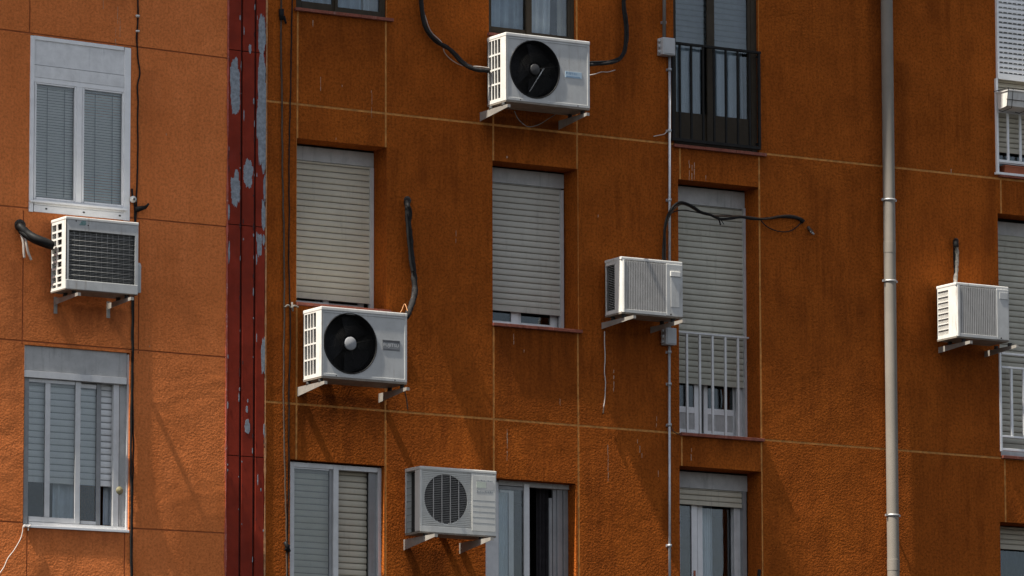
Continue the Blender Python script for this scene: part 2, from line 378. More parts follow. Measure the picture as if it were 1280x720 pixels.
# ------------------------------------------------------------------ facades
ROOF = ZO+5.75; EAVE = .335  # overhang of the unseen cornice, sized to shade the upper facade
def facade(x0, x1, z0, z1, openings, hl, vl, gd, warp=None, matmap=(0, 1)):
    """front sheet with openings (x0,x1,z0,z1,depth), horizontal joints (z,half,x0,x1), vertical joints (x,half,z0,z1)"""
    xs = {x0, x1}; zs = {z0, z1}
    for o in openings: xs |= {o[0], o[1]}; zs |= {o[2], o[3]}
    for (z, h, a, b) in hl: zs |= {z-h, z+h}; xs |= {a, b}
    for (x, h, a, b) in vl: xs |= {x-h, x+h}; zs |= {a, b}
    def fill(v, step):
        v = sorted(v); o = [v[0]]
        for a, b in zip(v, v[1:]):
            if b-a < 1e-5: continue
            k = max(1, int((b-a)/step))
            o += [a+(b-a)*i/k for i in range(1, k+1)]
        return o
    xs = fill([x for x in xs if x0 <= x <= x1], .6); zs = fill([z for z in zs if z0 <= z <= z1], .6)
    def cell(i, j):
        if i < 0 or j < 0 or i >= len(xs)-1 or j >= len(zs)-1: return (0, 0, False)
        x = (xs[i]+xs[i+1])/2; z = (zs[j]+zs[j+1])/2
        for o in openings:
            if o[0] < x < o[1] and o[2] < z < o[3]: return (o[4], 0, True)
        for (q, h, a, b) in hl:
            if abs(z-q) < h and a < x < b: return (gd, 1, False)
        for (q, h, a, b) in vl:
            if abs(x-q) < h and a < z < b: return (gd, 1, False)
        return (0, 0, False)
    mb = MB(); C = {(i, j): cell(i, j) for i in range(-1, len(xs)) for j in range(-1, len(zs))}
    for i in range(len(xs)-1):
        for j in range(len(zs)-1):
            d, mt, op = C[i, j]; a, b, c, e = xs[i], xs[i+1], zs[j], zs[j+1]
            if not op: mb.add([(a, d, c), (b, d, c), (b, d, e), (a, d, e)], [(0, 1, 2, 3)], matmap[mt])
            d2, m2, _ = C[i+1, j]
            if d2 != d and i < len(xs)-2:
                q = [(b, d, c), (b, d, e), (b, d2, e), (b, d2, c)]
                mb.add(q, [(0, 1, 2, 3) if d2 < d else (3, 2, 1, 0)], matmap[0 if (op or _) else max(mt, m2)])
            d2, m2, _ = C[i, j+1]
            if d2 != d and j < len(zs)-2:
                q = [(a, d, e), (b, d, e), (b, d2, e), (a, d2, e)]
                mb.add(q, [(0, 1, 2, 3) if d2 > d else (3, 2, 1, 0)], matmap[0 if (op or _) else max(mt, m2)])
    return mb

XJ0, XJ1 = X(283.5), X(331.5)        # the red joint cover between the two buildings
BR = thing('apartment_building', 'rust orange apartment block with pale ochre joint lines, right of the red joint cover', 'building', (XJ1, 0, 0))
BL = thing('apartment_building', 'lighter terracotta apartment block with thin dark grooves, left of the red joint cover', 'building', (XJ0, 0, 0))

# openings of the right building: (px left, px right, py top, column of that py, py bottom, column of that py, reveal)
def op(xl, xr, pt, ct, pb, cb, d):
    row = (max(0, pt)+min(720, pb))/2
    return [X(xl, row), X(xr, row), Z(cb, pb), Z(ct, pt), d]
O = {}
O['r1t'] = op(370, 483, -165, 370, 14, 372, .07)
O['r2t'] = op(611, 719, -135, 611, 45, 611, .07)
O['r3t'] = op(842, 948.5, -105, 842, 184, 842, .09)
O['r4t'] = op(1246, 1350, -90, 1246, 221, 1246, .10)
O['r1m'] = op(371, 483.6, 172.5, 371, 382, 371, .25)
O['r2m'] = op(615.8, 722.5, 200.5, 616, 407.5, 616, .25)
O['r3m'] = op(848.5, 949.5, 223.8, 848.5, 544.5, 848.5, .25)
O['r4m'] = op(1249.2, 1350, 266.5, 1249.2, 573, 1249.2, .25)
O['r1b'] = op(362.5, 480.3, 573.8, 362.5, 900, 362.5, .08)
O['r2b'] = op(607, 720, 596.5, 607, 900, 607, .14)
O['r3b'] = op(849.8, 952.3, 582, 850, 900, 850, .25)
O['r4b'] = op(1250.5, 1352, 652.2, 1250.5, 900, 1250.5, .25)
za, zb = ZO+1.5285, ZO-1.2465
FL = za-zb
hl = [(z, .0105, XJ1, 9.5) for z in (zb-2*FL, zb-FL, zb, za, za+FL)]
def gv(px, py): return X(px, py)
vl = []
for (xt, xb) in ((372.2, 370.2), (482.8, 481.2), (617.2, 616.5), (721.1, 723), (850.3, 851.5), (948.5, 951.5), (1250, 1255)):
    x = (X(xt, 150)+X(xb, 520))/2
    vl.append((x, .0095, .2, ROOF-.2))
fr = facade(XJ1, 9.5, 0, ROOF, list(O.values()), hl, vl, .0035)
drnd = random.Random(5)
def drip(mb, px, p0, p1, wpx=1.0, dx=0.0):
    py = p0
    while py < p1:
        ln = drnd.uniform(2.5, 9); q = P(px+dx*(py-p0)/(p1-p0)+drnd.uniform(-.35, .35), py); e = P(px, min(p1, py+ln)); ww = wpx*drnd.uniform(.3, 1)/230
        mb.add([(q.x-ww, -.0008, e.z), (q.x+ww*.6, -.0008, e.z+.004), (q.x+ww, -.0008, q.z-.003), (q.x-ww*.8, -.0008, q.z)], [(0, 1, 2, 3)], 2)
        py += ln+drnd.choice((-.3, -.3, .4, 2.5))
for q in ((391, 25, 34, 1.3), (401, 96, 114, .9), (427.5, 106, 109, 2), (464.5, 113, 148, .8), (570, 288, 304, .9), (633.8, 536, 576, 1.1), (642, 417, 431, 1.2), (655, 437, 441, 1.6), (700, 498, 507, 1.2),
          (861.5, 200, 226, 1.2), (865, 206, 226, 1.6), (868, 203, 225, 1.1), (882, 219, 226, 1.2), (767, 462, 490, 1.3), (820.5, 520, 535, .8), (760, 556, 602, .9), (823, 588, 596, 1), (797, 549, 572, 1.2, 7), (420, 172, 175, 2), (864, 560, 576, .9), (634, 195, 198, 2), (748, 268, 272, 1), (1189, 211, 217, 2)):
    drip(fr, *q)
fr.build('wall', ['stucco_r', 'joint_r', 'drip'], BR, recalc=False)
OL = {}
def opl(xl, xr, pt, ct, pb, cb, d):
    row = (pt+pb)/2
    return [X(xl, row), X(xr, row), ZL(cb, pb), ZL(ct, pt), d]
OL['l1'] = opl(37.4, 163.2, 43.2, 38, 264, 36, .04)
OL['l2'] = opl(29.6, 161.8, 430.5, 30, 657.0, 28.5, .075)
hlz = [ZL(140, y) for y in (54.5, 270, 435, 659)]
hl2 = [(z, .0068, -9.5, XJ0) for z in hlz]
vl2 = []
o1, o2 = OL['l1'], OL['l2']
for x in (X(37.2, 20), X(172, 30)): vl2.append((x, .006, o1[3], ROOF-.3))
for x in (X(28.6, 350), X(173.5, 350)): vl2.append((x, .006, o2[3], o1[2]))
for x in (X(33.6, 690), X(155.6, 690)): vl2.append((x, .006, .2, o2[2]))
fl = facade(-9.5, XJ0, 0, ROOF, list(OL.values()), hl2, vl2, .009)
for q in ((144.5, 34, 58, .9), (150, 22, 50, .9), (147, 8, 30, .7), (129, 0, 12, .7), (187, 432, 434, 1.6), (208, 166, 169, 1)): drip(fl, *q)
fl.build('wall', ['stucco_l', 'joint_l', 'drip'], BL, warp=warpL, recalc=False)
for (root, xa, xb, mt) in ((BR, XJ1, 9.5, 'stucco_r'), (BL, -9.5, XJ0, 'stucco_l')):
    b = MB()                                             # flanks, back and floors of the block
    b.box(xa, xa+.2, .3, 9, 0, ROOF); b.box(xb-.2, xb, .3, 9, 0, ROOF); b.box(xa+.2, xb-.2, 8.8, 9, 0, ROOF)
    b.build('side_wall', [mt], root)
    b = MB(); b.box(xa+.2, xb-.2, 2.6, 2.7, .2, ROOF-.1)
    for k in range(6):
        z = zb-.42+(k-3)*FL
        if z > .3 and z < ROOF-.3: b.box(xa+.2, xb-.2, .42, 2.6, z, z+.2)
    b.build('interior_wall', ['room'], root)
    b = MB(); b.box(xa, xb, -EAVE, 9.2, ROOF, ROOF+.22)
    b.build('shade_cornice', ['rooftile'], root)  # unseen cornice added to keep sun off the upper wall

# ------------------------------------------------------------------ window kit
class Win:
    """measures at one depth plane of an opening: px columns and py rows of reference column rx"""
    def __init__(s, root, rx, left=False, warp=None, label=None):
        s.root, s.rx, s.left, s.warp = root, rx, left, warp; s.label = label
        s.frame = MB(); s.w = None
    def z(s, py, y): return ZL(s.rx, py, y) if s.left else Z(s.rx, py, y)
    def rect(s, x0, x1, yt, yb, y):
        row = (yt+yb)/2
        return X(x0, row, y), X(x1, row, y), s.z(yb, y), s.z(yt, y)
    def bar(s, mb, x0, x1, yt, yb, y, t, mat=0, bev=0.0):
        a, b, c, d = s.rect(x0, x1, yt, yb, y); mb.box(a, b, y, y+t, c, d, mat, bev)
    def done(s, mats):
        s.w = s.frame.build('window', mats, s.root, s.warp)
        if s.label: s.w['label'] = s.label
        return s.w
    def sub(s, name, mb, mats, label=None):
        o = mb.build(name, mats, s.w, s.warp)
        if label: o['label'] = label
        return o
    def pane(s, x0, x1, yt, yb, y, mat='glass'):
        mb = MB(); s.bar(mb, x0, x1, yt, yb, y, .005); return s.sub('pane', mb, [mat])
    def shutter(s, x0, x1, yt, yb, y, mat='shut', pitch=.0575, bottom=.055, label=None, slots=False, sag=0.0):
        a, b, c, d = s.rect(x0, x1, yt, yb, y); mb = MB()
        mb.box(a, b, y-.004, y+.016, c, c+bottom, 0, .003)
        z = c+bottom; prof = []
        while z < d:
            e = min(z+pitch*(1+.05*noise.noise(Vector((z*31, a, 1)))), d); h = e-z; j_ = .0022*noise.noise(Vector((z*17, b, 4)))
            prof += [(y+.011, z), (y+.011, z+.006), (y+.002+j_, z+.009), (y-.001+j_, z+h*.35), (y-.001+j_, z+h*.65), (y+.004+j_, z+h-.003)]
            z = e
        n = len(prof); vs = [(a, p[0], p[1]) for p in prof]+[(b, p[0], p[1]) for p in prof]
        for i in range(n-1):
            mb.add([vs[i], vs[i+n], vs[i+1+n], vs[i+1]], [(0, 1, 2, 3)], 1 if i % 6 == 0 and slots is False else 0)
        if slots:
            for k in range(int((d-c-bottom)/pitch)):
                zz = c+bottom+k*pitch; xx = a+.02
                while xx < b-.03:
                    mb.box(xx, xx+.038, y-.0015, y+.004, zz+.006, zz+.015, 1); xx += .058
        return s.sub('roller_shutter', mb, [mat, 'dark' if slots else ('gapw' if mat == 'shutw' else 'gap')], label)

def sill(wn, op_, y0=-.035, y1=.25, over=(.01, .03), t=.03):
    mb = MB(); x0, x1 = op_[0]-over[0], op_[1]+over[1]; z1 = op_[2]+t
    n = max(3, int((x1-x0)/.16)); st = (x1-x0)/n
    # nosing in front of the wall, tongue inside the opening
    for k in range(n):
        a = x0+k*st; mb.box(a+.0008, a+st-.0008, y0+random.uniform(-.002, .002), -.001, z1-t+.001, z1+random.uniform(-.001, .001), 0, .003)
    mb.box(op_[0]+.002, op_[1]-.002, .001, y1, z1-t, z1-.003, 0)
    return wn.sub('sill', mb, ['sill'])

def curtain(name, label, x0, x1, z0, z1, y, mat, folds=6, amp=.02, seed=0, bend=None):
    mb = MB(); n = folds*8; rows = 10; vs = []
    rnd = random.Random(seed); ph = [rnd.uniform(0, 6.28) for _ in range(4)]
    for j in range(rows+1):
        t = j/rows; z = z1+(z0-z1)*t
        for i in range(n+1):
            s = i/n; xx = x0+(x1-x0)*s
            if bend: xx += bend(s, t)*(x1-x0)
            d = amp*(math.sin(s*folds*6.283+ph[0]+.4*t)+.5*math.sin(s*folds*11.1+ph[1])+.3*math.sin(s*3+ph[2]+t))
            vs.append((xx, y+d, z))
    fs = [(j*(n+1)+i, j*(n+1)+i+1, (j+1)*(n+1)+i+1, (j+1)*(n+1)+i) for j in range(rows) for i in range(n)]
    mb.add(vs, fs, 0, True)
    return solo(mb, name, [mat], label, 'curtain', base=((x0+x1)/2, y, z0))

# ------------------------------------------------------------------ left building, upper window (venetian blinds)
W = Win(BL, 38, True, warpL, 'white two-sash window with pale venetian blinds')
f = W.frame; y = -.012
W.bar(f, 37.8, 163, 43.5, 264.5, y+.05, .02)          # back sheet of the frame, pierced below by the sash openings
f = W.frame = MB()
W.bar(f, 37.6, 42.6, 44, 264.5, y, .06, 0, .003); W.bar(f, 155.6, 163.2, 44, 264.5, y, .06, 0, .003)
W.bar(f, 42.7, 155.5, 43.6, 48.5, y+.004, .05, 0, .003)
W.bar(f, 42.7, 155.5, 95.5, 101.5, y+.012, .045, 0, .003)
W.bar(f, 42.7, 155.5, 255.5, 264.0, y, .055, 0, .003)
W.bar(f, 42.7, 155.5, 248.0, 255.3, y+.006, .05, 0, .003)
W.bar(f, 95.6, 102.4, 101.6, 247.9, y+.004, .05, 0, .003)
W.bar(f, 37.9, 159.5, 249.4, 251.8, y-.022, .022, 0)    # drip rail
for px in (58, 105, 150): W.bar(f, px-1.2, px+1.2, 258.2, 260.0, y-.003, .004, 1)
W.done(['whitepvc', 'dark'])
mb = MB(); W.bar(mb, 42.8, 155.4, 48.6, 79.6, y+.014, .03, 0); W.bar(mb, 42.8, 155.4, 80.2, 95.3, y+.009, .035, 0)
W.sub('shutter_box', mb, ['boxwhite'])
for (a, b) in ((42.8, 95.4), (102.6, 155.2)):
    mb = MB()
    W.bar(mb, a, a+2.6, 101.8, 247.8, y+.016, .03, 0, .002); W.bar(mb, b-2.6, b, 101.8, 247.8, y+.016, .03, 0, .002)
    W.bar(mb, a+2.7, b-2.7, 101.8, 103.6, y+.016, .03, 0); W.bar(mb, a+2.7, b-2.7, 245.4, 247.8, y+.016, .03, 0)
    W.sub('sash', mb, ['whitepvc'])
    W.pane(a+2, b-2, 103.0, 246.0, y+.03)
    mb = MB(); yy = y+.075
    x0, x1, z0, z1 = W.rect(a+1, b+1, 103.4, 240.5 if a < 50 else 243, yy)
    z = z0; k = 0
    while z < z1-.03:
        t = .011*(1+.10*noise.noise(Vector((k*.7, a, 0))))
        mb.add([(x0, yy-.0035, z-t), (x1, yy-.0035, z-t), (x1, yy+.0035, z+t), (x0, yy+.0035, z+t)], [(0, 1, 2, 3)], 0); z += .0245; k += 1
    mb.box(x0, x1, yy-.015, yy+.015, z1-.03, z1, 1)
    mb.box(x0, x1, yy-.010, yy+.010, z0-.03, z0-.014, 0)
    for s_ in (.27, .68): mb.box(x0+(x1-x0)*s_-.002, x0+(x1-x0)*s_+.002, yy-.016, yy-.012, z0-.02, z1-.03, 2)
    W.sub('blind', mb, ['blind', 'whitepvc', 'plate'])
# ------------------------------------------------------------------ left building, lower window (white roller shutter)
W = Win(BL, 31, True, warpL, 'aluminium sliding window with white roller shutter almost down')
f = W.frame; y = .03
W.bar(f, 29.8, 35.6, 471.2, 655, y, .045, 1, .003)                                  # left jamb
W.bar(f, 158.8, 161.6, 433, 655, y-.015, .06, 0, .002)
W.bar(f, 29.8, 31.6, 432, 462, y-.012, .05, 0)
W.bar(f, 29.8, 158.7, 462.4, 471.0, y-.028, .07, 0, .003)                           # rail below the box
W.bar(f, 35.7, 158.6, 651.8, 655.4, y, .06, 0)
W.bar(f, 149, 157.2, 471.4, 651.6, y+.02, .03, 2, .002); W.bar(f, 141.6, 148.6, 471.4, 651.6, y+.008, .04, 0, .002)
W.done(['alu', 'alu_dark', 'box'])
mb = MB(); W.bar(mb, 31.8, 158.6, 431.4, 462.2, y-.006, .04); W.sub('shutter_box', mb, ['box'])
mb = MB(); W.bar(mb, 30.2, 161.8, 655.6, 659.0, -.012, .085, 0, .003); W.sub('sill', mb, ['whitepvc'])
mb = MB()                                                                           # front sash
W.bar(mb, 35.7, 94, 472.4, 476.6, y+.006, .02, 0); W.bar(mb, 94.1, 100.4, 472.4, 651.4, y+.004, .024, 0, .002)
W.bar(mb, 56.2, 62.6, 476.8, 644.8, y+.008, .02, 0, .002); W.bar(mb, 35.7, 94, 645, 651.4, y+.006, .02, 0)
W.sub('sash', mb, ['alu'])
mb = MB()                                                                           # rear sash, slid half open
W.bar(mb, 100.5, 120.5, 474.6, 479.5, y+.03, .018, 0); W.bar(mb, 120.6, 126, 473, 651.2, y+.028, .02, 1, .002)
W.bar(mb, 100.5, 120.5, 647.2, 651.2, y+.03, .018, 0)
W.sub('sash', mb, ['alu', 'alu_dark'])
W.pane(35.7, 56.1, 476.7, 644.9, y+.016); W.pane(62.7, 94, 476.7, 644.9, y+.016); W.pane(100.5, 120.5, 479.6, 647.1, y+.038)
W.shutter(34, 141.5, 473, 602.0, y+.07, 'shutw', .058, .05)
mb = MB(); q = P(150, 613, y)
mb.lathe([(.0, -.012), (.028, -.010), (.036, 0), (.034, .02)], (q.x, y+.008, unwarp(q).z), seg=14); W.sub('lock', mb, ['brass'])
zt, zbm = W.z(598, y), W.z(652, y)
curtain('curtain', 'pale curtain low behind the front sash of the terracotta block sliding window', X(66, 620, .2), X(100, 620, .2), P(66, 655, .2).z, P(66, 590, .2).z, .2, 'curtain', 3, .02, 1)
curtain('curtain', 'narrow white curtain in the open gap of the sliding window, beside its lock', X(129, 620, .17), X(142, 620, .17), P(130, 656, .17).z, P(130, 596, .17).z, .17, 'curtain', 2, .012, 2)

# ------------------------------------------------------------------ right building, first column
W = Win(BR, 372, label='brown framed window with blue curtains, sill on the upper left')
f = W.frame; y = .02; o = O['r1t']
W.bar(f, 369.5, 373.5, -165, 11.5, y, .06); W.bar(f, 478, 482.6, -165, 11.5, y, .06); W.bar(f, 373.6, 477.9, 9.6, 13.6, y, .06, 0, .002)
W.bar(f, 373.6, 477.9, -165, -158, y, .06)
W.done(['brown'])
for (a, b, dy) in ((373.6, 419, 0), (419.2, 477.8, -.018)):
    mb = MB(); W.bar(mb, a, a+3.4, -157, 9.4, y+.02+dy, .018); W.bar(mb, b-3.4, b, -157, 9.4, y+.02+dy, .018); W.bar(mb, a+3.5, b-3.5, .6 if a < 400 else 3, 9.4, y+.02+dy, .018); W.sub('sash', mb, ['brown'])
    W.pane(a+3, b-3, -157, 2 if a < 400 else 4, y+.03+dy)
sill(W, o, over=(.02, .06))
curtain('curtain', 'blue grey curtain in the brown window at the top left', X(372, 0, .24), X(452, 0, .24), P(372, 40, .24).z, P(372, -140, .24).z, .24, 'curtain_b', 8, .03, 3)
curtain('curtain', 'pale curtain strip at the right side of the top left brown window', X(456, 0, .22), X(474, 0, .22), P(456, 40, .22).z, P(456, -140, .22).z, .22, 'curtain', 2, .02, 4)

W = Win(BR, 372, label='recessed window with its beige roller shutter down to just above an air conditioner')
f = W.frame; y = .25; o = O['r1m']
W.bar(f, 463.3, 467.3, 200, 386, y-.02, .05, 0); W.bar(f, 352, 356, 200, 386, y-.02, .05, 0)
W.bar(f, 356, 463.2, 379.6, 384, y, .05, 1)
W.done(['alu', 'whitepvc'])
mb = MB(); W.bar(mb, 352, 467.3, 182, 199.4, y-.005, .06); W.sub('shutter_box', mb, ['box'])
W.shutter(356, 463, 199.6, 372.2, y, 'shut')
for (a, b) in ((356, 411), (395, 455)):
    mb = MB(); W.bar(mb, a, a+5, 366, 379.4, y+.05+(a > 380)*.03, .025); W.bar(mb, b-7, b, 366, 379.4, y+.05+(a > 380)*.03, .025); W.bar(mb, a+5.1, b-7.1, 375.5, 379.4, y+.05+(a > 380)*.03, .025); W.sub('sash', mb, ['whitepvc'])
    W.pane(a+4, b-6, 366, 376, y+.06+(a > 380)*.03, 'glassdim')
sill(W, o)

W = Win(BR, 363, label='flush aluminium sliding window with shutter down, left half behind glass')
f = W.frame; y = .055
W.bar(f, 362.3, 367.6, 577, 900, y, .05, 0, .002); W.bar(f, 472.5, 478.5, 577, 900, y, .05, 0, .002); W.bar(f, 367.7, 472.4, 577, 583, y, .05, 0, .002)
W.bar(f, 461, 472.3, 583.4, 900, y+.03, .02, 1); W.bar(f, 367.7, 472, 890, 900, y, .05)
W.done(['alu', 'alu_dark'])
mb = MB(); W.bar(mb, 416.6, 423, 579.5, 889, y-.004, .024, 0, .002); W.bar(mb, 411.4, 416.5, 583, 889, y+.014, .02, 1); W.bar(mb, 367.8, 411.3, 583, 585, y+.01, .02)  # dark bar left of the stile: a shadow put into the colour
W.sub('sash', mb, ['alu', 'alu_dark'])
W.pane(367.8, 411.3, 585, 889, y+.02)
W.shutter(367, 458, 583, 905, y+.085, 'shut')

# ------------------------------------------------------------------ second column
W = Win(BR, 612, label='brown framed window with blue curtains behind the topmost air conditioner')
f = W.frame; y = .02; o = O['r2t']
W.bar(f, 610.5, 613, -135, 43, y, .06); W.bar(f, 713, 718.6, -135, 43, y, .06); W.bar(f, 613.1, 712.9, 38.6, 43, y, .06, 0, .002); W.bar(f, 613.1, 712.9, -135, -128, y, .06)
W.done(['brown'])
for (a, b, yb, dy) in ((613.1, 660, 32.5, 0), (658, 712.8, 34.5, -.02)):
    mb = MB(); W.bar(mb, a, a+(1 if a < 630 else 6.5), -127, 38.4, y+.024+dy, .018); W.bar(mb, b-3.4, b, -127, 38.4, y+.024+dy, .018); W.bar(mb, a, b, yb, 38.4, y+.0245+dy, .0165); W.sub('sash', mb, ['brown'])
    W.pane(a+1, b-3, -127, yb+.5, y+.034+dy)
sill(W, o, over=(.02, .05))
curtain('curtain', 'blue grey curtain behind the left pane above the topmost air conditioner', X(600, 20, .2), X(652, 20, .2), P(600, 70, .2).z, P(600, -120, .2).z, .2, 'curtain_b', 5, .03, 5)
curtain('curtain', 'light blue curtain swept aside in the window above the topmost air conditioner', X(655, 20, .2), X(688, 20, .2), P(655, 70, .2).z, P(655, -120, .2).z, .2, 'curtain', 4, .025, 6, bend=lambda s, t: -.10*s*t)
curtain('curtain', 'narrow cream curtain at the right edge of the window above the topmost air conditioner', X(697, 20, .16), X(711, 20, .16), P(697, 66, .16).z, P(697, -120, .16).z, .16, 'ivory', 2, .012, 7)

W = Win(BR, 616, label='recessed window with beige roller shutter open a hand above a red sill')
f = W.frame; y = .25; o = O['r2m']
W.bar(f, 701.2, 704.8, 229, 413, y-.02, .05, 0); W.bar(f, 599, 602, 229, 413, y-.02, .05)
W.bar(f, 602, 701, 405.2, 409, y, .05, 1)
W.done(['alu', 'whitepvc'])
mb = MB(); W.bar(mb, 599, 704.8, 209.2, 227.0, y-.005, .06); W.sub('shutter_box', mb, ['box'])
W.shutter(602, 701, 227.2, 387.6, y, 'shut2')
for (a, b, dy) in ((602, 648, .045), (643, 697, .075)):
    mb = MB(); W.bar(mb, a, a+(5 if a < 620 else 8), 382, 405, y+dy, .025); W.bar(mb, b-9, b, 382, 405, y+dy, .025, 0, .002); W.bar(mb, a, b-9.1, 400.4, 405, y+dy+.001, .023); W.sub('sash', mb, ['whitepvc'])
    W.pane(a+4, b-8, 382, 401, y+dy+.012, 'glassdim')
sill(W, o)

W = Win(BR, 608, label='aluminium sliding window standing half open with a dark curtain')
f = W.frame; y = .12
W.bar(f, 602, 623.5, 601, 900, y-.01, .06, 0, .003); W.bar(f, 623.6, 716, 598.8, 605, y, .06, 1, .002); W.bar(f, 716.1, 718.3, 603, 900, y, .05, 0)
W.bar(f, 697, 703.6, 605.2, 900, y+.03, .02, 2, .002); W.bar(f, 704.8, 711, 605.2, 900, y+.024, .02, 2, .002); W.bar(f, 711.4, 716, 605.2, 900, y+.034, .02, 2); W.bar(f, 691.5, 696.6, 605.2, 900, y+.045, .02, 2)
W.bar(f, 623.6, 690, 892, 900, y, .06)
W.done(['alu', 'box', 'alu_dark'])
mb = MB(); W.bar(mb, 655.4, 662.2, 601.2, 889, y-.012, .024, 0, .002); W.bar(mb, 623.7, 655.3, 606, 610, y+.002, .02, 1); W.sub('sash', mb, ['alu', 'alu_dark'])
W.pane(623.7, 655.3, 610, 889, y+.008)
mb = MB(); W.bar(mb, 636.4, 642.4, 611, 889, y+.03, .02, 0, .002); W.bar(mb, 625, 636.3, 611, 614, y+.032, .02); W.sub('sash', mb, ['whitepvc'])
W.pane(623.7, 636.3, 614, 889, y+.04)
mb = MB(); W.bar(mb, 686.8, 690.6, 617, 889, y+.05, .02, 0, .002); W.sub('sash', mb, ['alu_dark'])
curtain('curtain', 'dark curtain hanging in the open half of the lower sliding window', X(672, 680, .3), X(686, 680, .3), P(672, 860, .3).z, P(672, 606, .3).z, .3, 'curtain_d', 3, .02, 8)
curtain('curtain', 'grey curtain behind the closed pane beside the slatted air conditioner', X(612, 680, .3), X(640, 680, .3), P(612, 860, .3).z, P(612, 606, .3).z, .3, 'curtain_b', 4, .02, 9)

# ------------------------------------------------------------------ third column
W = Win(BR, 842, label='brown french window with black railing')
f = W.frame; y = .035; o = O['r3t']
W.bar(f, 841.5, 843.6, -105, 181, y, .06); W.bar(f, 938.5, 948.3, -105, 181, y, .06, 0, .003); W.bar(f, 843.7, 938.4, 177, 181, y, .06); W.bar(f, 843.7, 938.4, -105, -98, y, .06)
W.done(['brown'])
for (a, b, dy) in ((843.7, 889, .0), (884, 938.4, -.02)):
    mb = MB(); W.bar(mb, a, a+(1 if a < 850 else 9), -97, 176.8, y+.026+dy, .02, 0, .002); W.bar(mb, b-4, b, -97, 176.8, y+.026+dy, .02); W.bar(mb, a, b, 139, 176.8, y+.0265+dy, .018); W.sub('sash', mb, ['brown'])
    W.pane(a+1, b-3.6, -97, 139.2, y+.036+dy, 'glassmid')
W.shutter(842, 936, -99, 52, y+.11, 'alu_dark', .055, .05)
sill(W, o, over=(.015, .065))
mb = MB(); yr = -.055
def rail(mb, W, x0, x1, yt, yb, y, t, mat=0): W.bar(mb, x0, x1, yt, yb, y, t, mat, .003)
rail(mb, W, 841, 951.4, 51.6, 54.6, yr, .035); rail(mb, W, 841, 951.4, 171.5, 175.5, yr, .035)
for px in (850.4, 864.8, 879.4, 893.2, 907.9, 922.8, 937.5): rail(mb, W, px-1.1, px+1.1, 54.7, 171.4, yr+.006, .018)
for px in (842.2, 949.6): rail(mb, W, px-1.4, px+1.4, 54.7, 171.4, yr+.004, .024)
for py in (58, 168):
    a = X(949.6, py, yr); z = W.z(py, yr); mb.box(a-.01, a+.01, yr+.02, .001, z-.01, z+.01)
W.sub('railing', mb, ['iron'])
curtain('curtain', 'pale curtain behind the left pane of the black railed window', X(836, 90, .22), X(876, 90, .22), P(836, 190, .22).z, P(836, 40, .22).z, .22, 'curtain', 5, .03, 10)
curtain('curtain', 'pale curtain behind the right pane of the black railed window', X(884, 90, .22), X(929, 90, .22), P(884, 190, .22).z, P(884, 40, .22).z, .22, 'curtain', 5, .03, 11)

W = Win(BR, 848.5, label='recessed french window with beige shutter halfway and grey railing')
f = W.frame; y = .25; o = O['r3m']
W.bar(f, 930.4, 933.6, 252, 548, y-.02, .05, 0); W.bar(f, 832, 835, 252, 548, y-.02, .05, 0)
W.bar(f, 920.5, 930.3, 470, 548, y+.03, .03, 0, .002); W.bar(f, 835, 930.3, 539.5, 543.5, y+.01, .05, 1)
W.done(['alu', 'whitepvc'])
mb = MB(); W.bar(mb, 832, 933.6, 232.5, 253.5, y-.005, .06); W.sub('shutter_box', mb, ['box'])
W.shutter(835, 930, 253.8, 478.6, y, 'shut3')
for (a, b, dy) in ((835, 874, .045), (880, 919.5, .075)):
    mb = MB(); W.bar(mb, a, a+4.5, 470, 539.3, y+dy, .025); W.bar(mb, b-(6 if a < 850 else 3), b, 470, 539.3, y+dy, .025, 0, .002)
    W.bar(mb, a, b-3, 507.5, 515, y+dy+.001, .023); W.bar(mb, a+4, b-3, 535.5, 539.3, y+dy+.001, .023); W.bar(mb, a+4.6, b-3.2, 515, 535.4, y+dy+.008, .01, 1); W.sub('sash', mb, ['whitepvc', 'box'])
    W.pane(a+4, b-3, 470, 508, y+dy+.012, 'glassdim')
sill(W, o, over=(.0, .025))
mb = MB(); yr = .16
rail(mb, W, 838, 936.5, 413.6, 415.8, yr, .03)
for px in (844, 859.4, 875.5, 891.4, 907.5, 923.3): rail(mb, W, px-1.25, px+1.25, 415.9, 543.3, yr+.005, .02)
W.sub('railing', mb, ['alu'])

W = Win(BR, 850, label='recessed window with only three shutter slats lowered')
f = W.frame; y = .25; o = O['r3b']
W.bar(f, 929.6, 934, 609, 900, y-.02, .05, 1); W.bar(f, 834, 837, 609, 900, y-.02, .05); W.bar(f, 918.5, 929.5, 624, 900, y+.03, .03, 0, .002)
W.bar(f, 837, 929, 892, 900, y, .05)
W.done(['alu', 'alu_dark'])
mb = MB(); W.bar(mb, 834, 934, 589, 608.8, y-.005, .06); W.sub('shutter_box', mb, ['box'])
W.shutter(837, 929.4, 609, 629.8, y, 'shut', .052, .04)
for (a, b, dy) in ((837, 872.2, .045), (872.4, 917.8, .075)):
    mb = MB(); W.bar(mb, a, a+6.5, 622, 889, y+dy, .025, 0, .002); W.bar(mb, b-(7 if a < 850 else 2.2), b, 622, 889, y+dy, .025, 0, .002); W.sub('sash', mb, ['whitepvc'])
    W.pane(a+6.4, b-2, 622, 889, y+dy+.012)
mb = MB(); W.bar(mb, 867.6, 869.6, 712, 726, y+.035, .012); W.sub('latch', mb, ['clay'])
curtain('curtain', 'grey blue curtain behind the window under the three lowered slats', X(866, 680, .5), X(890, 680, .5), P(866, 860, .5).z, P(866, 610, .5).z, .5, 'curtain', 4, .02, 12)
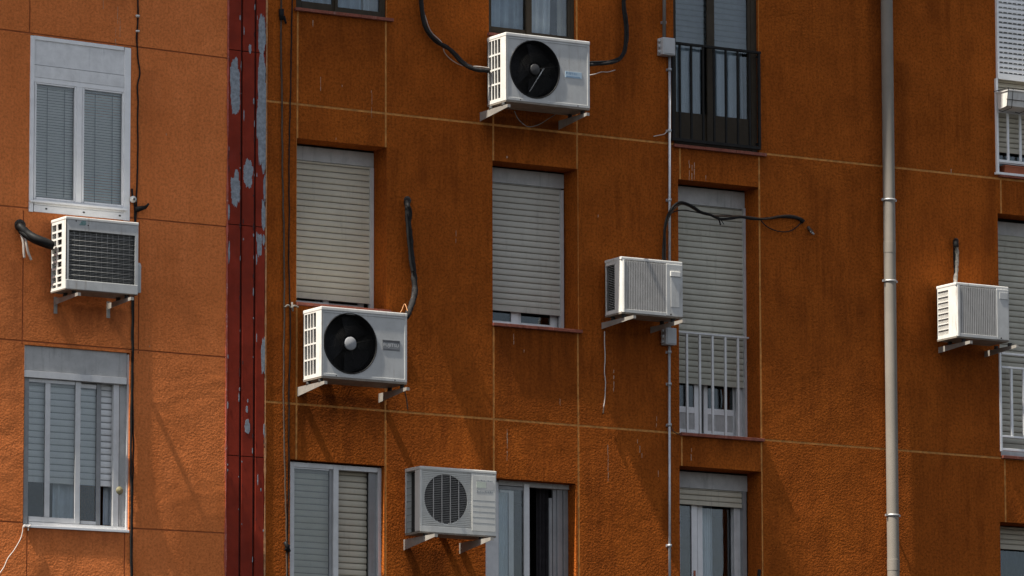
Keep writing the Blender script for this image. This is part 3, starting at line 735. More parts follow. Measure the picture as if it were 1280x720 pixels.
curtain('curtain', 'shaded curtain at the left pane under the three lowered slats', X(826, 680, .5), X(852, 680, .5), P(826, 860, .5).z, P(826, 610, .5).z, .5, 'curtain_b', 4, .02, 13)

# ------------------------------------------------------------------ fourth column
W = Win(BR, 1247, label='window with white slotted shutter pushed out over a white railing')
f = W.frame; o = O['r4t']; y = .05
W.bar(f, 1246, 1248.4, 98, 217, -.03, .1, 0, .002); W.bar(f, 1245.9, 1248.4, -90, 97.8, -.03, .1, 0)
W.bar(f, 1248.5, 1350, 200, 204, y+.05, .04, 0); W.bar(f, 1248.5, 1350, 210.5, 216, y+.04, .05, 0)
W.done(['whitepvc'])
W.shutter(1246.3, 1345, -90, 98.5, -.028, 'shutw', .0505, .06, 'white slotted shutter pushed out', slots=True)
W.shutter(1246.6, 1345, 98, 190, .05, 'shut', .05, .05)
W.pane(1248.5, 1345, 190, 210, y+.07, 'glassdim')
mb = MB(); yr = -.03
rail(mb, W, 1248.5, 1350, 198.8, 202.2, yr, .03); rail(mb, W, 1248.5, 1350, 137, 140, yr, .03); rail(mb, W, 1246.0, 1350, 214.5, 217.5, yr-.01, .05)
for px in (1260.6, 1276, 1291, 1306): rail(mb, W, px-1.1, px+1.1, 140.1, 198.7, yr+.005, .02)
W.sub('railing', mb, ['whitepvc'])
sill(W, o, y1=.1, over=(.0, 0))
t = thing('planter_box', 'white planter box hung in a wire holder on the white railing at the top right', 'planter', tuple(P(1252, 137, -.16)))
mb = MB(); a, b = X(1252.5, 125, -.16), X(1345, 125, -.16); z1, z0 = Z(1252, 114, -.16), Z(1252, 136, -.16)
mb.prism([(-.24, z0+.02), (-.10, z0), (-.07, z1), (-.27, z1)], 'x', a, b); mb.box(a-.008, b, -.28, -.062, z1-.012, z1+.004, 0, .003)
mb.build('trough', ['white'], t)
mb = MB()
for k in range(5):
    xx = a+.05+k*.2; mb.tube([(xx, -.035, z1+.03), (xx, -.06, z1+.012), (xx, -.28, z1+.012), (xx, -.25, z0), (xx, -.10, z0-.012), (xx, -.035, z0+.01)], .0035, 6)
for zz, yy in ((z1+.014, -.285), (z0+.08, -.262)): mb.tube([(a-.02, yy, zz), (b, yy, zz)], .0035, 6)
mb.tube([(a-.012, -.04, z1+.014), (a-.012, -.285, z1+.014), (a-.012, -.255, z0)], .0035, 6)
mb.build('holder', ['iron'], t)
mb = MB(); a, b = X(1254, 214, .02), X(1340, 214, .02); z1, z0 = Z(1254, 208.5, .02), Z(1254, 216, .02)
mb.prism([(.0, z0), (.09, z0), (.11, z1), (-.02, z1)], 'x', a, b); mb.box(a-.006, b, -.026, .114, z1, z1+.012, 0, .002)
solo(mb, 'planter_box', ['clay'], 'terracotta planter box standing on the sill behind the white railing', 'planter', base=((a+b)/2, .05, z0))

W = Win(BR, 1250, label='recessed window with beige shutter down behind a white railing')
f = W.frame; o = O['r4m']; y = .25
W.bar(f, 1234, 1237, 294, 566, y-.02, .05)
W.bar(f, 1237, 1345, 561, 570, y-.03, .05, 0)
W.done(['alu', 'box'])
mb = MB(); W.bar(mb, 1234, 1345, 277, 293.4, y-.005, .06); W.sub('shutter_box', mb, ['box'])
W.shutter(1237, 1345, 293.6, 560.8, y, 'shut3')
mb = MB(); yr = -.015
rail(mb, W, 1250.2, 1252.6, 438, 564, yr, .03)
for (a, b) in ((440, 442.6), (457, 459.6), (543.5, 546), (559.5, 562.6)): rail(mb, W, 1252.7, 1350, a, b, yr, .03)
for px in (1265.2, 1280.4, 1295.5): rail(mb, W, px-1.3, px+1.3, 459.7, 543.4, yr+.005, .02)
W.sub('railing', mb, ['whitepvc'])
sill(W, o, over=(.0, 0))

W = Win(BR, 1251, label='recessed window at the lower right with a few slats lowered')
f = W.frame; o = O['r4b']; y = .25
W.bar(f, 1235, 1238, 656, 900, y-.02, .05); W.bar(f, 1238, 1345, 892, 900, y, .05)
W.done(['alu'])
W.shutter(1238, 1345, 657.5, 686, y, 'shut', .05, .045)
mb = MB(); W.bar(mb, 1238, 1242, 680, 889, y+.05, .025); W.bar(mb, 1296, 1302, 680, 889, y+.05, .025); W.sub('sash', mb, ['alu_dark'])
W.pane(1242, 1296, 680, 889, y+.06, 'glassdim')
curtain('curtain', 'dark curtain behind the lower right window', X(1238, 700, .5), X(1290, 700, .5), P(1238, 860, .5).z, P(1238, 670, .5).z, .5, 'curtain_d', 5, .02, 14)

# ------------------------------------------------------------------ red joint cover between the blocks
t = thing('joint_cover', 'tall dark red metal joint cover between the two blocks, its paint flaking to grey', 'joint cover', ((XJ0+XJ1)/2, 0, 0))
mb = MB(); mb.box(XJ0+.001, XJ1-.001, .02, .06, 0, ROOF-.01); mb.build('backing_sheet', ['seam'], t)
mb = MB(); mb.box(XJ0+.001, XJ1-.001, -EAVE, 9.2, ROOF, ROOF+.22); mb.build('shade_cornice', ['rooftile'], t)  # unseen cap added over the gap to block a streak of sun
def ragged(mb, cx, cz, rx, rz, y, mat, seed, n=110, lim=None):
    pts = []
    for k in range(n):
        a = 2*math.pi*k/n; v = Vector((math.cos(a)*1.7+seed*3.1, math.sin(a)*1.7, seed))
        q = 1+.34*noise.noise(v)+.16*noise.noise(v*3.3)+.11*noise.noise(v*9)+.07*noise.noise(v*24)
        sgn = abs(math.cos(a))**.75*math.copysign(1, math.cos(a))
        xx = cx+rx*sgn*q
        if lim: xx = min(max(xx, lim[0]), lim[1])
        pts.append((xx, cz+rz*math.sin(a)*q))
    vs = [(cx if not lim else min(max(cx, lim[0]), lim[1]), y-.0012, cz)]+[(p[0], y-.0012, p[1]) for p in pts]+[(p[0], y+.0006, p[1]) for p in pts]
    m_ = len(pts)
    mb.add(vs, [(0, 1+k, 1+(k+1) % m_) for k in range(m_)]+[(1+k, 1+m_+k, 1+m_+(k+1) % m_, 1+(k+1) % m_) for k in range(m_)], mat)
cols = [(283.8, 301.2), (303.2, 318.2), (320.2, 331.3)]
px_flakes = [  # centre px, py, half width px, half height px, panel
    (293.5, 108, 6.0, 32, 0), (294.5, 236, 5.4, 21, 0), (310.2, 217, 5.6, 17, 1), (312.5, 61, 1.6, 6, 1), (302.6, 82, 1.6, 6, 0),
    (327.5, 42, 4.5, 26, 2), (326.8, 140, 5.6, 62, 2), (329.5, 180, 3.5, 32, 2), (331, 236, 2.0, 18, 2), (329.8, 268, 3.0, 18, 2),
    (324.0, 306, 3.0, 14, 2), (320.6, 325, .8, 6, 2), (309, 533, 3.0, 9, 1), (308.5, 512, 1.3, 4, 1), (309.5, 501, .7, 2, 1),
    (329, 443, 2.6, 22, 2), (330.5, 539, 1.5, 8, 2), (329.5, 300, 1.6, 6, 2), (285.5, 265, 1.4, 9, 0), (286.2, 315, 1.0, 12, 0), (301.0, 470, 1.0, 16, 0), (301.4, 500, .9, 12, 0), (318.6, 332, .8, 10, 1), (319.0, 348, .7, 6, 1), (322, 600, .5, 6, 2), (326, 612, .6, 2, 2), (300, 22, .7, 3, 0), (318, 155, .7, 4, 1)]
zsp = [0, zb-FL-.55, Z(300, 570), Z(300, 281.5), Z(300, 63.5), ROOF-.02]
for pi, (xa, xb) in enumerate(cols):
    mb = MB(); x0, x1 = (X(xa, 100)+X(xa-2.5*(1 if pi < 1 else .8), 640))/2, (X(xb, 100)+X(xb-2.6, 640))/2
    if pi == 0: x0 = XJ0+.004
    if pi == 2: x1 = XJ1-.004
    for a, b in zip(zsp, zsp[1:]):
        # folded sheet: flat face with both edges turned back
        mb.prism([(x0, .018), (x0, .001), (x0+.006, -.006), (x1-.006, -.006), (x1, .001), (x1, .018)], 'z', a+.004, b-.004)
    for k, (cx, cy, rx, rz, p_) in enumerate(px_flakes):
        if p_ == pi:
            q = P(cx, cy, -.006); ragged(mb, q.x, q.z, rx/116, rz/135, -.006-.00012*k, 1, k+1, lim=(x0+.001, x1-.001))
    crnd = random.Random(20+pi)
    for k in range(26):
        e = crnd.choice((x0+.006, x1-.006, x1-.008)); zz = Z(306, crnd.uniform(-10, 730)); h_ = crnd.uniform(.006, .05)*crnd.random()+.004
        ragged(mb, e+crnd.uniform(-.004, .004), zz, crnd.uniform(.002, .006), h_, -.0092-.00003*k, 1 if crnd.random() > .25 else 2, k+60+pi*40, n=24, lim=(x0+.001, x1-.001))
    mb.build('panel', ['red', 'primer', 'seam'], t)
def ribbon(xc, w, z0, z1, y, seed, cut=-1.0):
    mb = MB(); z = z0
    def wd(z): return max(w*.12, w*(1+1.1*noise.noise(Vector((z*2.2, seed, 0)))+.8*noise.noise(Vector((z*11, seed, 3)))))
    while z < z1:
        zz = z+.03
        a, b = wd(z), wd(zz)
        if True:
            mb.add([(xc-a, y, z), (xc+a*.7, y, z), (xc+b*.7, y, zz), (xc-b, y, zz), (xc-a, y+.012, z), (xc+a*.7, y+.012, z), (xc+b*.7, y+.012, zz), (xc-b, y+.012, zz)],
                   [(0, 1, 2, 3), (0, 3, 7, 4), (1, 5, 6, 2)])
        z = zz
    return mb
ribbon(XJ1+.004, .0075, Z(331, 740), Z(331, -20), -.008, 5, -.25).build('sealant', ['caulk'], t)
ribbon(XJ0, .008, Z(283, 740), Z(283, -20), -.008, 11, -.2).build('sealant', ['redcaulk'], t)

# ------------------------------------------------------------------ air conditioners
GAP = .12
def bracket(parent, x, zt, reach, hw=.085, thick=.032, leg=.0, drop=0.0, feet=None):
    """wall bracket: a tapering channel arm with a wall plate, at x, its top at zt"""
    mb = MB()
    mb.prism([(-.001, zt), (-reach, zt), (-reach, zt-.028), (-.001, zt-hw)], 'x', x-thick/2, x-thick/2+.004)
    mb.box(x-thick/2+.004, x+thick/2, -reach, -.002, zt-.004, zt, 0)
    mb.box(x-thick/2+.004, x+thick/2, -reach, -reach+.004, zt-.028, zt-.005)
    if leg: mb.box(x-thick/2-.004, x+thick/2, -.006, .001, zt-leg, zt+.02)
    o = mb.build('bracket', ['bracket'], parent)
    for yy in (feet or []):
        fm = MB(); fm.lathe([(.0, 0), (.020, 0), (.024, .010), (.018, .014), (.022, .030), (.0, .030)], (x, yy, zt), 'z', 14); fm.build('rubber_foot', ['rubber'], o)
    return o
def front_text_plate(parent, x0, x1, z0, z1, yF, mats, draw, name='nameplate'):
    mb = MB(); mb.box(x0, x1, yF-.003, yF+.001, z0, z1, 0); draw(mb); return mb.build(name, mats, parent)
def ac_thing(label, FL_, FR_, FLb, depth):
    yF = -(GAP+depth)
    a = P(*FL_, yF); b = P(*FR_, yF); c = P(*FLb, yF)
    x0, x1, z1, z0 = a.x, b.x, (a.z+b.z)/2, c.z
    t = thing('air_conditioner', label, 'air conditioner', ((x0+x1)/2, -GAP, z0), 'air conditioners on the facades')
    return t, x0, x1, z0, z1, yF, -GAP
def shell(mb, x0, x1, y0, y1, z0, z1, lid=.035, mat=0, pan=1):
    """back, right flank, lid and base pan of a casing, leaving front and left flank to be built"""
    mb.box(x0, x1, y1-.012, y1, z0+.02, z1-lid, mat)
    mb.box(x1-.010, x1, y0+.002, y1-.012, z0+.02, z1-lid, mat)
    mb.box(x0-.003, x1+.003, y0-.004, y1+.002, z1-lid, z1, mat, .008)
    mb.box(x0+.002, x1-.002, y0+.002, y1, z0, z0+.019, pan)
def side_frame(mb, x0, ya, yb, za, zb_, ys, zs, t=.012, mat=0):
    """flank at x0 (facing -x) as a lattice: vertical bars at ys=(a,b) spans and horizontal bars at zs spans"""
    for (a, b) in ys: mb.box(x0, x0+t, a, b, za, zb_, mat)
    for (a, b) in zs: mb.box(x0+.0005, x0+t-.0005, ya, yb, a, b, mat)

def disc_hole(mb, x0, x1, z0, z1, cx, cz, r, y, mat=0, seg=48):
    """flat front panel with a round hole"""
    vs = []; n = seg
    for k in range(n):
        a = 2*math.pi*k/n; dx, dz = math.cos(a), math.sin(a)
        vs.append((cx+r*dx, y, cz+r*dz))
        tx = ((x1-cx)/dx if dx > 0 else (x0-cx)/dx) if abs(dx) > 1e-6 else 1e9
        tz = ((z1-cz)/dz if dz > 0 else (z0-cz)/dz) if abs(dz) > 1e-6 else 1e9
        tt = min(tx, tz); vs.append((cx+dx*tt, y, cz+dz*tt))
    # exact corners
    for (qx, qz) in ((x0, z0), (x1, z0), (x1, z1), (x0, z1)):
        k = min(range(n), key=lambda i: (vs[2*i+1][0]-qx)**2+(vs[2*i+1][2]-qz)**2); vs[2*k+1] = (qx, y, qz)
    fs = [(2*k, 2*((k+1) % n), 2*((k+1) % n)+1, 2*k+1) for k in range(n)]
    mb.add(vs, fs, mat)

def fan_unit(label, FL_, FR_, FLb, depth, fan_px, fan_r, hubmat, hubr, plate_px, plate, arms, seed):
    t, x0, x1, z0, z1, yF, yB = ac_thing(label, FL_, FR_, FLb, depth)
    mb = MB(); shell(mb, x0, x1, yF, yB, z0, z1); mb.build('casing', ['white', 'under'], t)
    q = P(*fan_px, yF); cx, cz = q.x, q.z
    mb = MB(); lx, ux = x0+.004, x1-.004; lz, uz = z0+.018, z1-.036
    disc_hole(mb, lx+.022, ux-.022, lz+.028, uz-.02, cx, cz, fan_r, yF+.004, 0)
    # rounded raised border around the sunken panel
    for (a, b, c, d) in ((lx, lx+.022, lz, uz), (ux-.022, ux, lz, uz), (lx+.022, ux-.022, lz, lz+.028), (lx+.022, ux-.022, uz-.02, uz)):
        mb.box(a, b, yF, yF+.02, c, d, 0, .0035)
    mb.lathe([(fan_r+.010, .004), (fan_r+.006, -.004), (fan_r, -.004), (fan_r-.004, .03), (fan_r-.006, .06)], (cx, yF, cz), seg=56, mat=1)
    for (fx, fz) in ((.17, .02), (.86, .02)): mb.lathe([(0, -.003), (.006, -.002), (.006, .001)], (lx+(ux-lx)*fx, yF, lz+.012), seg=10, mat=2)
    mb.build('front_panel', ['grey_ac', 'black', 'rubber'], t)
    mb = MB()                                           # guard: rings and spokes
    for k in range(1, 15):
        rr = hubr+.012+(fan_r-hubr-.02)*k/14
        pts = [(cx+rr*math.cos(a), yF+.004+.012*(rr/fan_r)**2-.006, cz+rr*math.sin(a)) for a in [2*math.pi*i/48 for i in range(49)]]
        mb.tube(pts, .0019, 5, 0, cap=False)
    for k in range(4):
        a = 2*math.pi*k/4+.2; mb.tube([(cx+hubr*.8*math.cos(a), yF-.002, cz+hubr*.8*math.sin(a)), (cx+fan_r*math.cos(a), yF+.008, cz+fan_r*math.sin(a))], .0018, 5)
    g_ = mb.build('fan_guard', ['black'], t)
    mb = MB(); mb.lathe([(0, -.006), (hubr*.9, -.005), (hubr, 0), (hubr, .01)], (cx, yF, cz), seg=28); mb.build('hub', [hubmat], g_)
    mb = MB(); rnd = random.Random(seed); a0 = rnd.uniform(0, 2)
    mb.lathe([(0, .05), (.06, .05), (.065, .10)], (cx, yF, cz), seg=20)
    for k in range(3):
        vs = []; 
        for i in range(9):
            a = a0+k*2*math.pi/3+i*.17
            for rr in (.06, fan_r*.55, fan_r*.93): vs.append((cx+rr*math.cos(a), yF+.105-.055*i/8, cz+rr*math.sin(a)))
        mb.add(vs, [(3*i+j, 3*i+j+1, 3*i+4+j, 3*i+3+j) for i in range(8) for j in range(2)], 0, True)
    mb.box(x0+.03, x1-.25, yF+.17, yF+.19, z0+.03, z1-.05, 1)
    mb.build('fan', ['blade', 'dark'], t)
    # left flank with its louvred window
    mb = MB(); d = yB-yF; ga, gb = yF+d*.30, yB-d*.07; za_, zb2 = z0+(z1-z0)*.075, z1-(z1-z0)*.07
    side_frame(mb, x0, yF, yB, z0+.015, z1-.034, [(yF, ga), (gb, yB)], [])
    mb.box(x0, x0+.012, ga, gb, z0+.015, za_); mb.box(x0, x0+.012, ga, gb, zb2, z1-.034)
    for k in range(1, 4): zz = za_+(zb2-za_)*k/4; mb.box(x0+.0003, x0+.0117, ga, gb, zz-.008, zz+.008)
    for k in range(1, 4): yy = ga+(gb-ga)*k/4; mb.box(x0+.001, x0+.011, yy-.006, yy+.006, za_, zb2)
    mb.box(x0+.04, x0+.045, ga-.02, gb+.02, za_-.02, zb2+.02, 1)
    for k in range(16): yy = ga+(gb-ga)*(k+.5)/16; mb.box(x0+.032, x0+.04, yy-.0015, yy+.0015, za_, zb2, 2)
    mb.build('side_grille', ['white', 'dark', 'fin'], t)
    a, b = P(*plate_px[0], yF), P(*plate_px[1], yF)
    front_text_plate(t, a.x, b.x, b.z, a.z, yF+.004, plate[0], lambda mb: plate[1](mb, a.x, b.x, b.z, a.z, yF+.004))
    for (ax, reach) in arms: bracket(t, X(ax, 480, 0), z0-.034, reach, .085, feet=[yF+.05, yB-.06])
    return t
def plate_b(mb, x0, x1, z0, z1, y):
    w, h = x1-x0, z1-z0
    mb.box(x0+.004, x1-.004, y-.004, y-.003, z1-.02, z1-.006, 1)
    mb.text('FUJITSU', x0+w*.07, y-.0042, z0+h*.27, h*.40, 2, w*.86)
    mb.box(x0+.01, x1-.01, y-.0038, y-.003, z0+.008, z0+.013, 1)
fan_unit('air conditioner with a pale fan hub and grey nameplate, just below a lowered shutter',
         (401.8, 382.9), (508.9, 391.2), (401.5, 472.0), .335, (438.2, 429.3), .272, 'hub', .062,
         ((478, 424.2), (500, 439.2)), (['plate', 'plate_text', 'plate_silver'], plate_b), ((373.5, .50), (475, .51)), 3)
def plate_c(mb, x0, x1, z0, z1, y):
    w, h = x1-x0, z1-z0
    mb.text('FUJITSU', x0+w*.05, y-.0042, z0+h*.44, h*.42, 1, w*.66)
    mb.box(x0+w*.05, x1-w*.1, y-.0038, y-.003, z0+h*.16, z0+h*.22, 1)
tC = fan_unit('topmost air conditioner, with a dark fan hub and pale blue sticker',
         (632.2, 39.6), (737, 52.2), (632, 126.5), .335, (668.9, 86.7), .267, 'hubdark', .052,
         ((706.8, 88.8), (727.2, 98.8)), (['sticker', 'sticker_text'], plate_c), ((602, .50), (701, .50)), 8)

# --- mesh-fronted unit on the terracotta block
t, x0, x1, z0, z1, yF, yB = ac_thing('air conditioner with a dark mesh front, under the white window with venetian blinds', (82.4, 269.6), (173.2, 278.3), (81.2, 361.2), .285)
tA = t
mb = MB(); shell(mb, x0, x1, yF, yB, z0, z1, .03); mb.build('casing', ['white', 'under'], t)
mb = MB(); w_, h_ = x1-x0, z1-z0
gx0, gx1 = x0+w_*.045, x1-w_*.045; gz1, gz0 = z1-h_*.185, z0+h_*.135
mb.box(x0+.003, x1-.003, yF, yF+.012, gz1, z1-.031, 0); mb.box(x0+.003, x1-.003, yF-.004, yF+.012, z0+.005, gz0, 0, .004)
mb.box(x0+.003, gx0, yF, yF+.012, gz0, gz1); mb.box(gx1, x1-.003, yF, yF+.012, gz0, gz1)
a = gx0+.03; zz = z1-.072
mb.prism([(a+.07, zz), (a+.10, zz+.046), (a+.135, zz+.046), (a+.14, zz+.012), (a+.125, zz)], 'y', yF-.0012, yF, 1)
for (fx, fz) in ((.04, .035), (.16, .005)): mb.lathe([(0, -.003), (.006, -.002), (.006, .001)], (a+fx, yF, zz+fz), seg=10, mat=2)
mb.build('front_panel', ['grey_ac', 'green', 'rubber'], t)
mb = MB()
mb.box(gx0, gx1, yF+.035, yF+.04, gz0, gz1, 1)
k = 0; zz = gz0+.006
while zz < gz1-.004:
    mb.box(gx0, gx1, yF+.022, yF+.034, zz, zz+.0065, 2); zz += .0135
for k in range(13): xx = gx0+(gx1-gx0)*(k/12); mb.tube([(xx, yF+.006, gz0), (xx, yF+.006, gz1)], .0010, 5)
for k in range(11): zz = gz0+(gz1-gz0)*(k/10); mb.tube([(gx0, yF+.004, zz), (gx1, yF+.004, zz)], .0015, 5)
mb.build('mesh_grille', ['wire', 'dark', 'fin'], t)
mb = MB(); d = yB-yF; ga, gb = yF+d*.27, yB-d*.06; za_, zb2 = z0+.035, z1-.055
mb.box(x0, x0+.012, yF, ga, z0+.01, z1-.03); mb.box(x0, x0+.012, gb, yB, z0+.01, z1-.03); mb.box(x0, x0+.012, ga, gb, z0+.01, za_); mb.box(x0, x0+.012, ga, gb, zb2, z1-.03)
ym = (ga+gb)/2; mb.box(x0+.0004, x0+.0116, ym-.011, ym+.011, za_, zb2)
for k in range(1, 9): zz = za_+(zb2-za_)*(k-.45)/8.55; mb.box(x0+.0008, x0+.0112, ga, gb, zz-.009, zz+.009)
mb.box(x0+.05, x0+.055, ga-.02, gb+.02, za_-.02, zb2+.02, 1)
for k in range(9): zz = za_+(zb2-za_)*(k+.2)/9; mb.box(x0+.03, x0+.05, ga, gb, zz, zz+.012, 2)
mb.build('side_grille', ['white', 'dark', 'fin'], t)
mb = MB(); mb.prism([(yF+.03, z0+.03), (yB-.05, z0+.03), (yB-.05, z0+h_*.40), (yF+.05, z0+h_*.46), (yF+.03, z0+h_*.42)], 'x', x1, x1+.045); mb.build('valve_cover', ['grey_ac'], t)
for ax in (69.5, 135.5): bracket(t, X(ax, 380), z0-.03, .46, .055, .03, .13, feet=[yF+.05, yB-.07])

# --- unit with the round slatted outlet
t, x0, x1, z0, z1, yF, yB = ac_thing('old air conditioner with a round slatted outlet and open left side', (525, 581.9), (620.3, 589.2), (523.6, 665.8), .27)
mb = MB(); w_, h_ = x1-x0, z1-z0
shell(mb, x0, x1, yF, yB, z0, z1, .032, 0, 1); mb.box(x0, x0+.014, yF+.004, yF+.095, z0+.02, z1-.033, 0, .004)
mb.tube([(x0+.008, yB-.008, z0+.02), (x0+.008, yB-.008, z1-.03)], .007, 6)
for k in range(9): zz = z0+.06+k*(h_-.12)/8; mb.tube([(x0+.010, yF+.09, zz), (x0+.010, yB-.008, zz)], .0014, 5, 2)
mb.box(x0+.06, x0+.07, yF+.08, yB-.014, z0+.02, z1-.034, 3)
mb.build('casing', ['ivory', 'under', 'rubber', 'dark'], t)
mb = MB(); cx, cz = (lambda q: (q.x, q.z))(P(557.7, 623.9, yF)); rr = .228
px0 = X(527.5, 623, yF); px1 = X(589, 623, yF); pz1 = Z(527.5, 587.5, yF); pz0 = Z(527.5, 657.5, yF)
mb.box(x0+.002, px0, yF, yF+.014, z0+.015, z1-.033, 0); mb.box(px0, px1, yF, yF+.014, pz1, z1-.033); mb.box(px0, px1, yF, yF+.014, z0+.015, pz0)
mb.box(px1, x1-.002, yF, yF+.014, z0+.015, z1-.033)
mb.build('front_panel', ['ivory'], t)
mb = MB(); n = 60
for k in range(int((pz1-pz0)/.0165)):
    zz = pz0+k*.0165; dz = zz+.002-cz; hw_ = math.sqrt(max(0, rr*rr-dz*dz))
    if hw_ < .01: mb.box(px0+.002, px1-.002, yF+.002, yF+.009, zz, zz+.0085, 0); continue
    if cx-hw_ > px0+.006: mb.box(px0+.002, cx-hw_, yF+.002, yF+.009, zz, zz+.0085, 0)
    if cx+hw_ < px1-.006: mb.box(cx+hw_, px1-.002, yF+.002, yF+.009, zz, zz+.0085, 0)
    mb.box(cx-hw_, cx+hw_, yF+.012, yF+.024, zz, zz+.0075, 2)
for k in range(1, 5):
    xx = cx-rr+2*rr*k/5*.98+.008; hw_ = math.sqrt(rr*rr-(xx-cx)**2)
    mb.box(xx-.0026, xx+.0026, yF+.003, yF+.0115, cz-hw_, cz+hw_, 3)
disc_hole(mb, px0+.001, px1-.001, pz0+.001, pz1-.001, cx, cz, rr, yF+.0095, 0)
mb.lathe([(rr, .0095), (rr, .06)], (cx, yF, cz), seg=48, mat=1); mb.box(px0, px1, yF+.08, yF+.085, pz0, pz1, 1)
mb.build('outlet_grille', ['ivory', 'dark', 'finplastic', 'slat_ac'], t)
mb = MB(); a0, a1 = px1+.012, x1-.014; top = z1-.05
mb.box(a0-.004, a1+.004, yF-.0035, yF+.001, z0+.05, top, 4, .002)
la, lb = a0+(a1-a0)*.18, a1-(a1-a0)*.06; lz1 = top-.03; lz0 = top-.16
mb.box(la, la+(lb-la)*.55, yF-.0048, yF-.003, lz0+.045, lz1-.03, 2); mb.box(la+(lb-la)*.56, lb, yF-.0046, yF-.003, lz0+.03, lz1-.03, 3)
rnd = random.Random(4)
for (zz, hh) in ((lz1-.024, .015), (lz0+.002, .020)):
    xx = la
    while xx < lb-.012:
        ww = rnd.uniform(.006, .014); mb.box(xx, xx+ww, yF-.0046, yF-.003, zz, zz+hh*rnd.uniform(.6, 1), 1); xx += ww+.006
for k in range(5): zz = top-.235-k*.052; mb.box(a0+.004, a1-.004, yF-.0042, yF-.003, zz, zz+.004, 1)
mb.build('service_panel', ['grey_ac', 'mark', 'olive', 'box', 'ivory'], t)
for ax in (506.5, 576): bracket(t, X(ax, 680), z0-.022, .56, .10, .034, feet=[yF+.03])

# --- two units with vertical slats
def slat_unit(label, FL_, FR_, FLb, depth, gr, arms, reach, side, nsl, ridge):
    t, x0, x1, z0, z1, yF, yB = ac_thing(label, FL_, FR_, FLb, depth)
    mb = MB(); shell(mb, x0, x1, yF+.01, yB, z0, z1, .03)
    cxp = .035                                          # rounded front-left post
    pts = []
    for k in range(7): a = math.pi*.5*k/6; pts.append((x0+cxp-cxp*math.cos(a), yF+cxp-cxp*math.sin(a)))
    pts = [(x0, yF+depth*.42)]+pts+[(X(gr[0], 400, yF), yF), (X(gr[0], 400, yF), yF+.03), (x0+.02, yF+depth*.42)]
    mb.prism(pts, 'z', z0+.015, z1-.029); mb.build('casing', ['white', 'under'], t)
    gx0, gx1 = X(gr[0], 400, yF)+.001, X(gr[1], 400, yF); gz0, gz1 = z0+.045, z1-.034
    mb = MB(); mb.box(gx0, gx1, yF+.05, yF+.055, gz0, gz1, 1)
    for k in range(nsl):
        xx = gx0+(gx1-gx0)*(k+.5)/nsl; ww = (gx1-gx0)/nsl*.35
        mb.prism([(xx-ww, yF+.004), (xx+ww, yF+.004), (xx+ww*.4, yF+.03), (xx-ww*.4, yF+.03)], 'z', gz0, gz1, 0)
    for k in range(1, 5): zz = gz0+(gz1-gz0)*k/5; mb.box(gx0, gx1, yF+.012, yF+.022, zz-.002, zz+.002, 0)
    mb.build('slat_grille', ['slat_ac', 'dark'], t)
    mb = MB(); mb.box(gx0-.002, gx1, yF+.001, yF+.03, z0+.012, gz0-.0005, 0, .003)
    mb.box(gx1+.001, x1, yF, yF+.03, z0+.012, z1-.029, 0, .008)
    hx0, hx1 = gx1+(x1-gx1)*.24, x1-(x1-gx1)*.22
    if ridge:
        mb.box(hx0, hx1+.01, yF-.012, yF+.001, z1-.15, z1-.10, 1, .005); mb.box(hx0+.006, hx1, yF-.004, yF+.001, z0+.10, z1-.155, 0, .003)
    else: mb.box(hx0, hx1+.02, yF-.004, yF+.001, z1-.13, z1-.06, 0, .003)
    mb.lathe([(0, -.003), (.008, -.002), (.008, .001)], (gx1+.05, yF, z0+.03), seg=10, mat=2)
    mb.build('service_panel', ['grey_ac', 'white', 'rubber'], t)
    mb = MB(); ga, gb = yF+depth*.42, yB-.02; za_, zb2 = z0+.05, z1-.06
    mb.box(x0, x0+.012, gb, yB, z0+.015, z1-.029); mb.box(x0, x0+.012, ga, gb, z0+.015, za_); mb.box(x0, x0+.012, ga, gb, zb2, z1-.029)
    if side == 'louvre':
        mb.box(x0+.03, x0+.035, ga, gb, za_, zb2, 1)
        for k in range(26): zz = za_+(zb2-za_)*(k+.3)/26; mb.add([(x0+.002, ga, zz), (x0+.002, gb, zz), (x0+.022, gb, zz+.011), (x0+.022, ga, zz+.011)], [(0, 1, 2, 3)], 2)
    else:
        mb.box(x0+.012, x0+.016, ga, gb, za_, zb2, 2)
        for k in range(1, 8): zz = za_+(zb2-za_)*k/8; mb.box(x0+.001, x0+.012, ga, gb, zz-.004, zz+.004)
        for k in range(60): zz = za_+(zb2-za_)*k/60; mb.box(x0+.009, x0+.012, ga, gb, zz, zz+.003, 0)
    mb.build('side_grille', ['white', 'dark', 'slat_ac'], t)
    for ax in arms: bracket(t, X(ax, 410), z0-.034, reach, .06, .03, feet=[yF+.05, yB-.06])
    return t
mb = MB(); mb.tube([P(680, 85.5, -.44), P(674, 95, -.44), P(662, 114.5, -.43)], .0055, 6)  # pale strip behind the guard, a painted glint on a fan blade
mb.build('blade_glint', ['plate_silver'], tC)
tE = slat_unit('air conditioner with a vertical slat front, in front of the thin steel conduit', (777.2, 319.9), (853.4, 327.6), (778.2, 391.6), .30,
          (780, 833), (753.5, 814.5), .56, 'louvre', 25, True)
tF = slat_unit('white air conditioner with a fine vertical slat front, right of the drainpipe', (1195.6, 352.4), (1261, 358.4), (1196.4, 421.6), .335,
          (1197.6, 1246), (1174, 1231.5), .53, 'panel', 21, False)

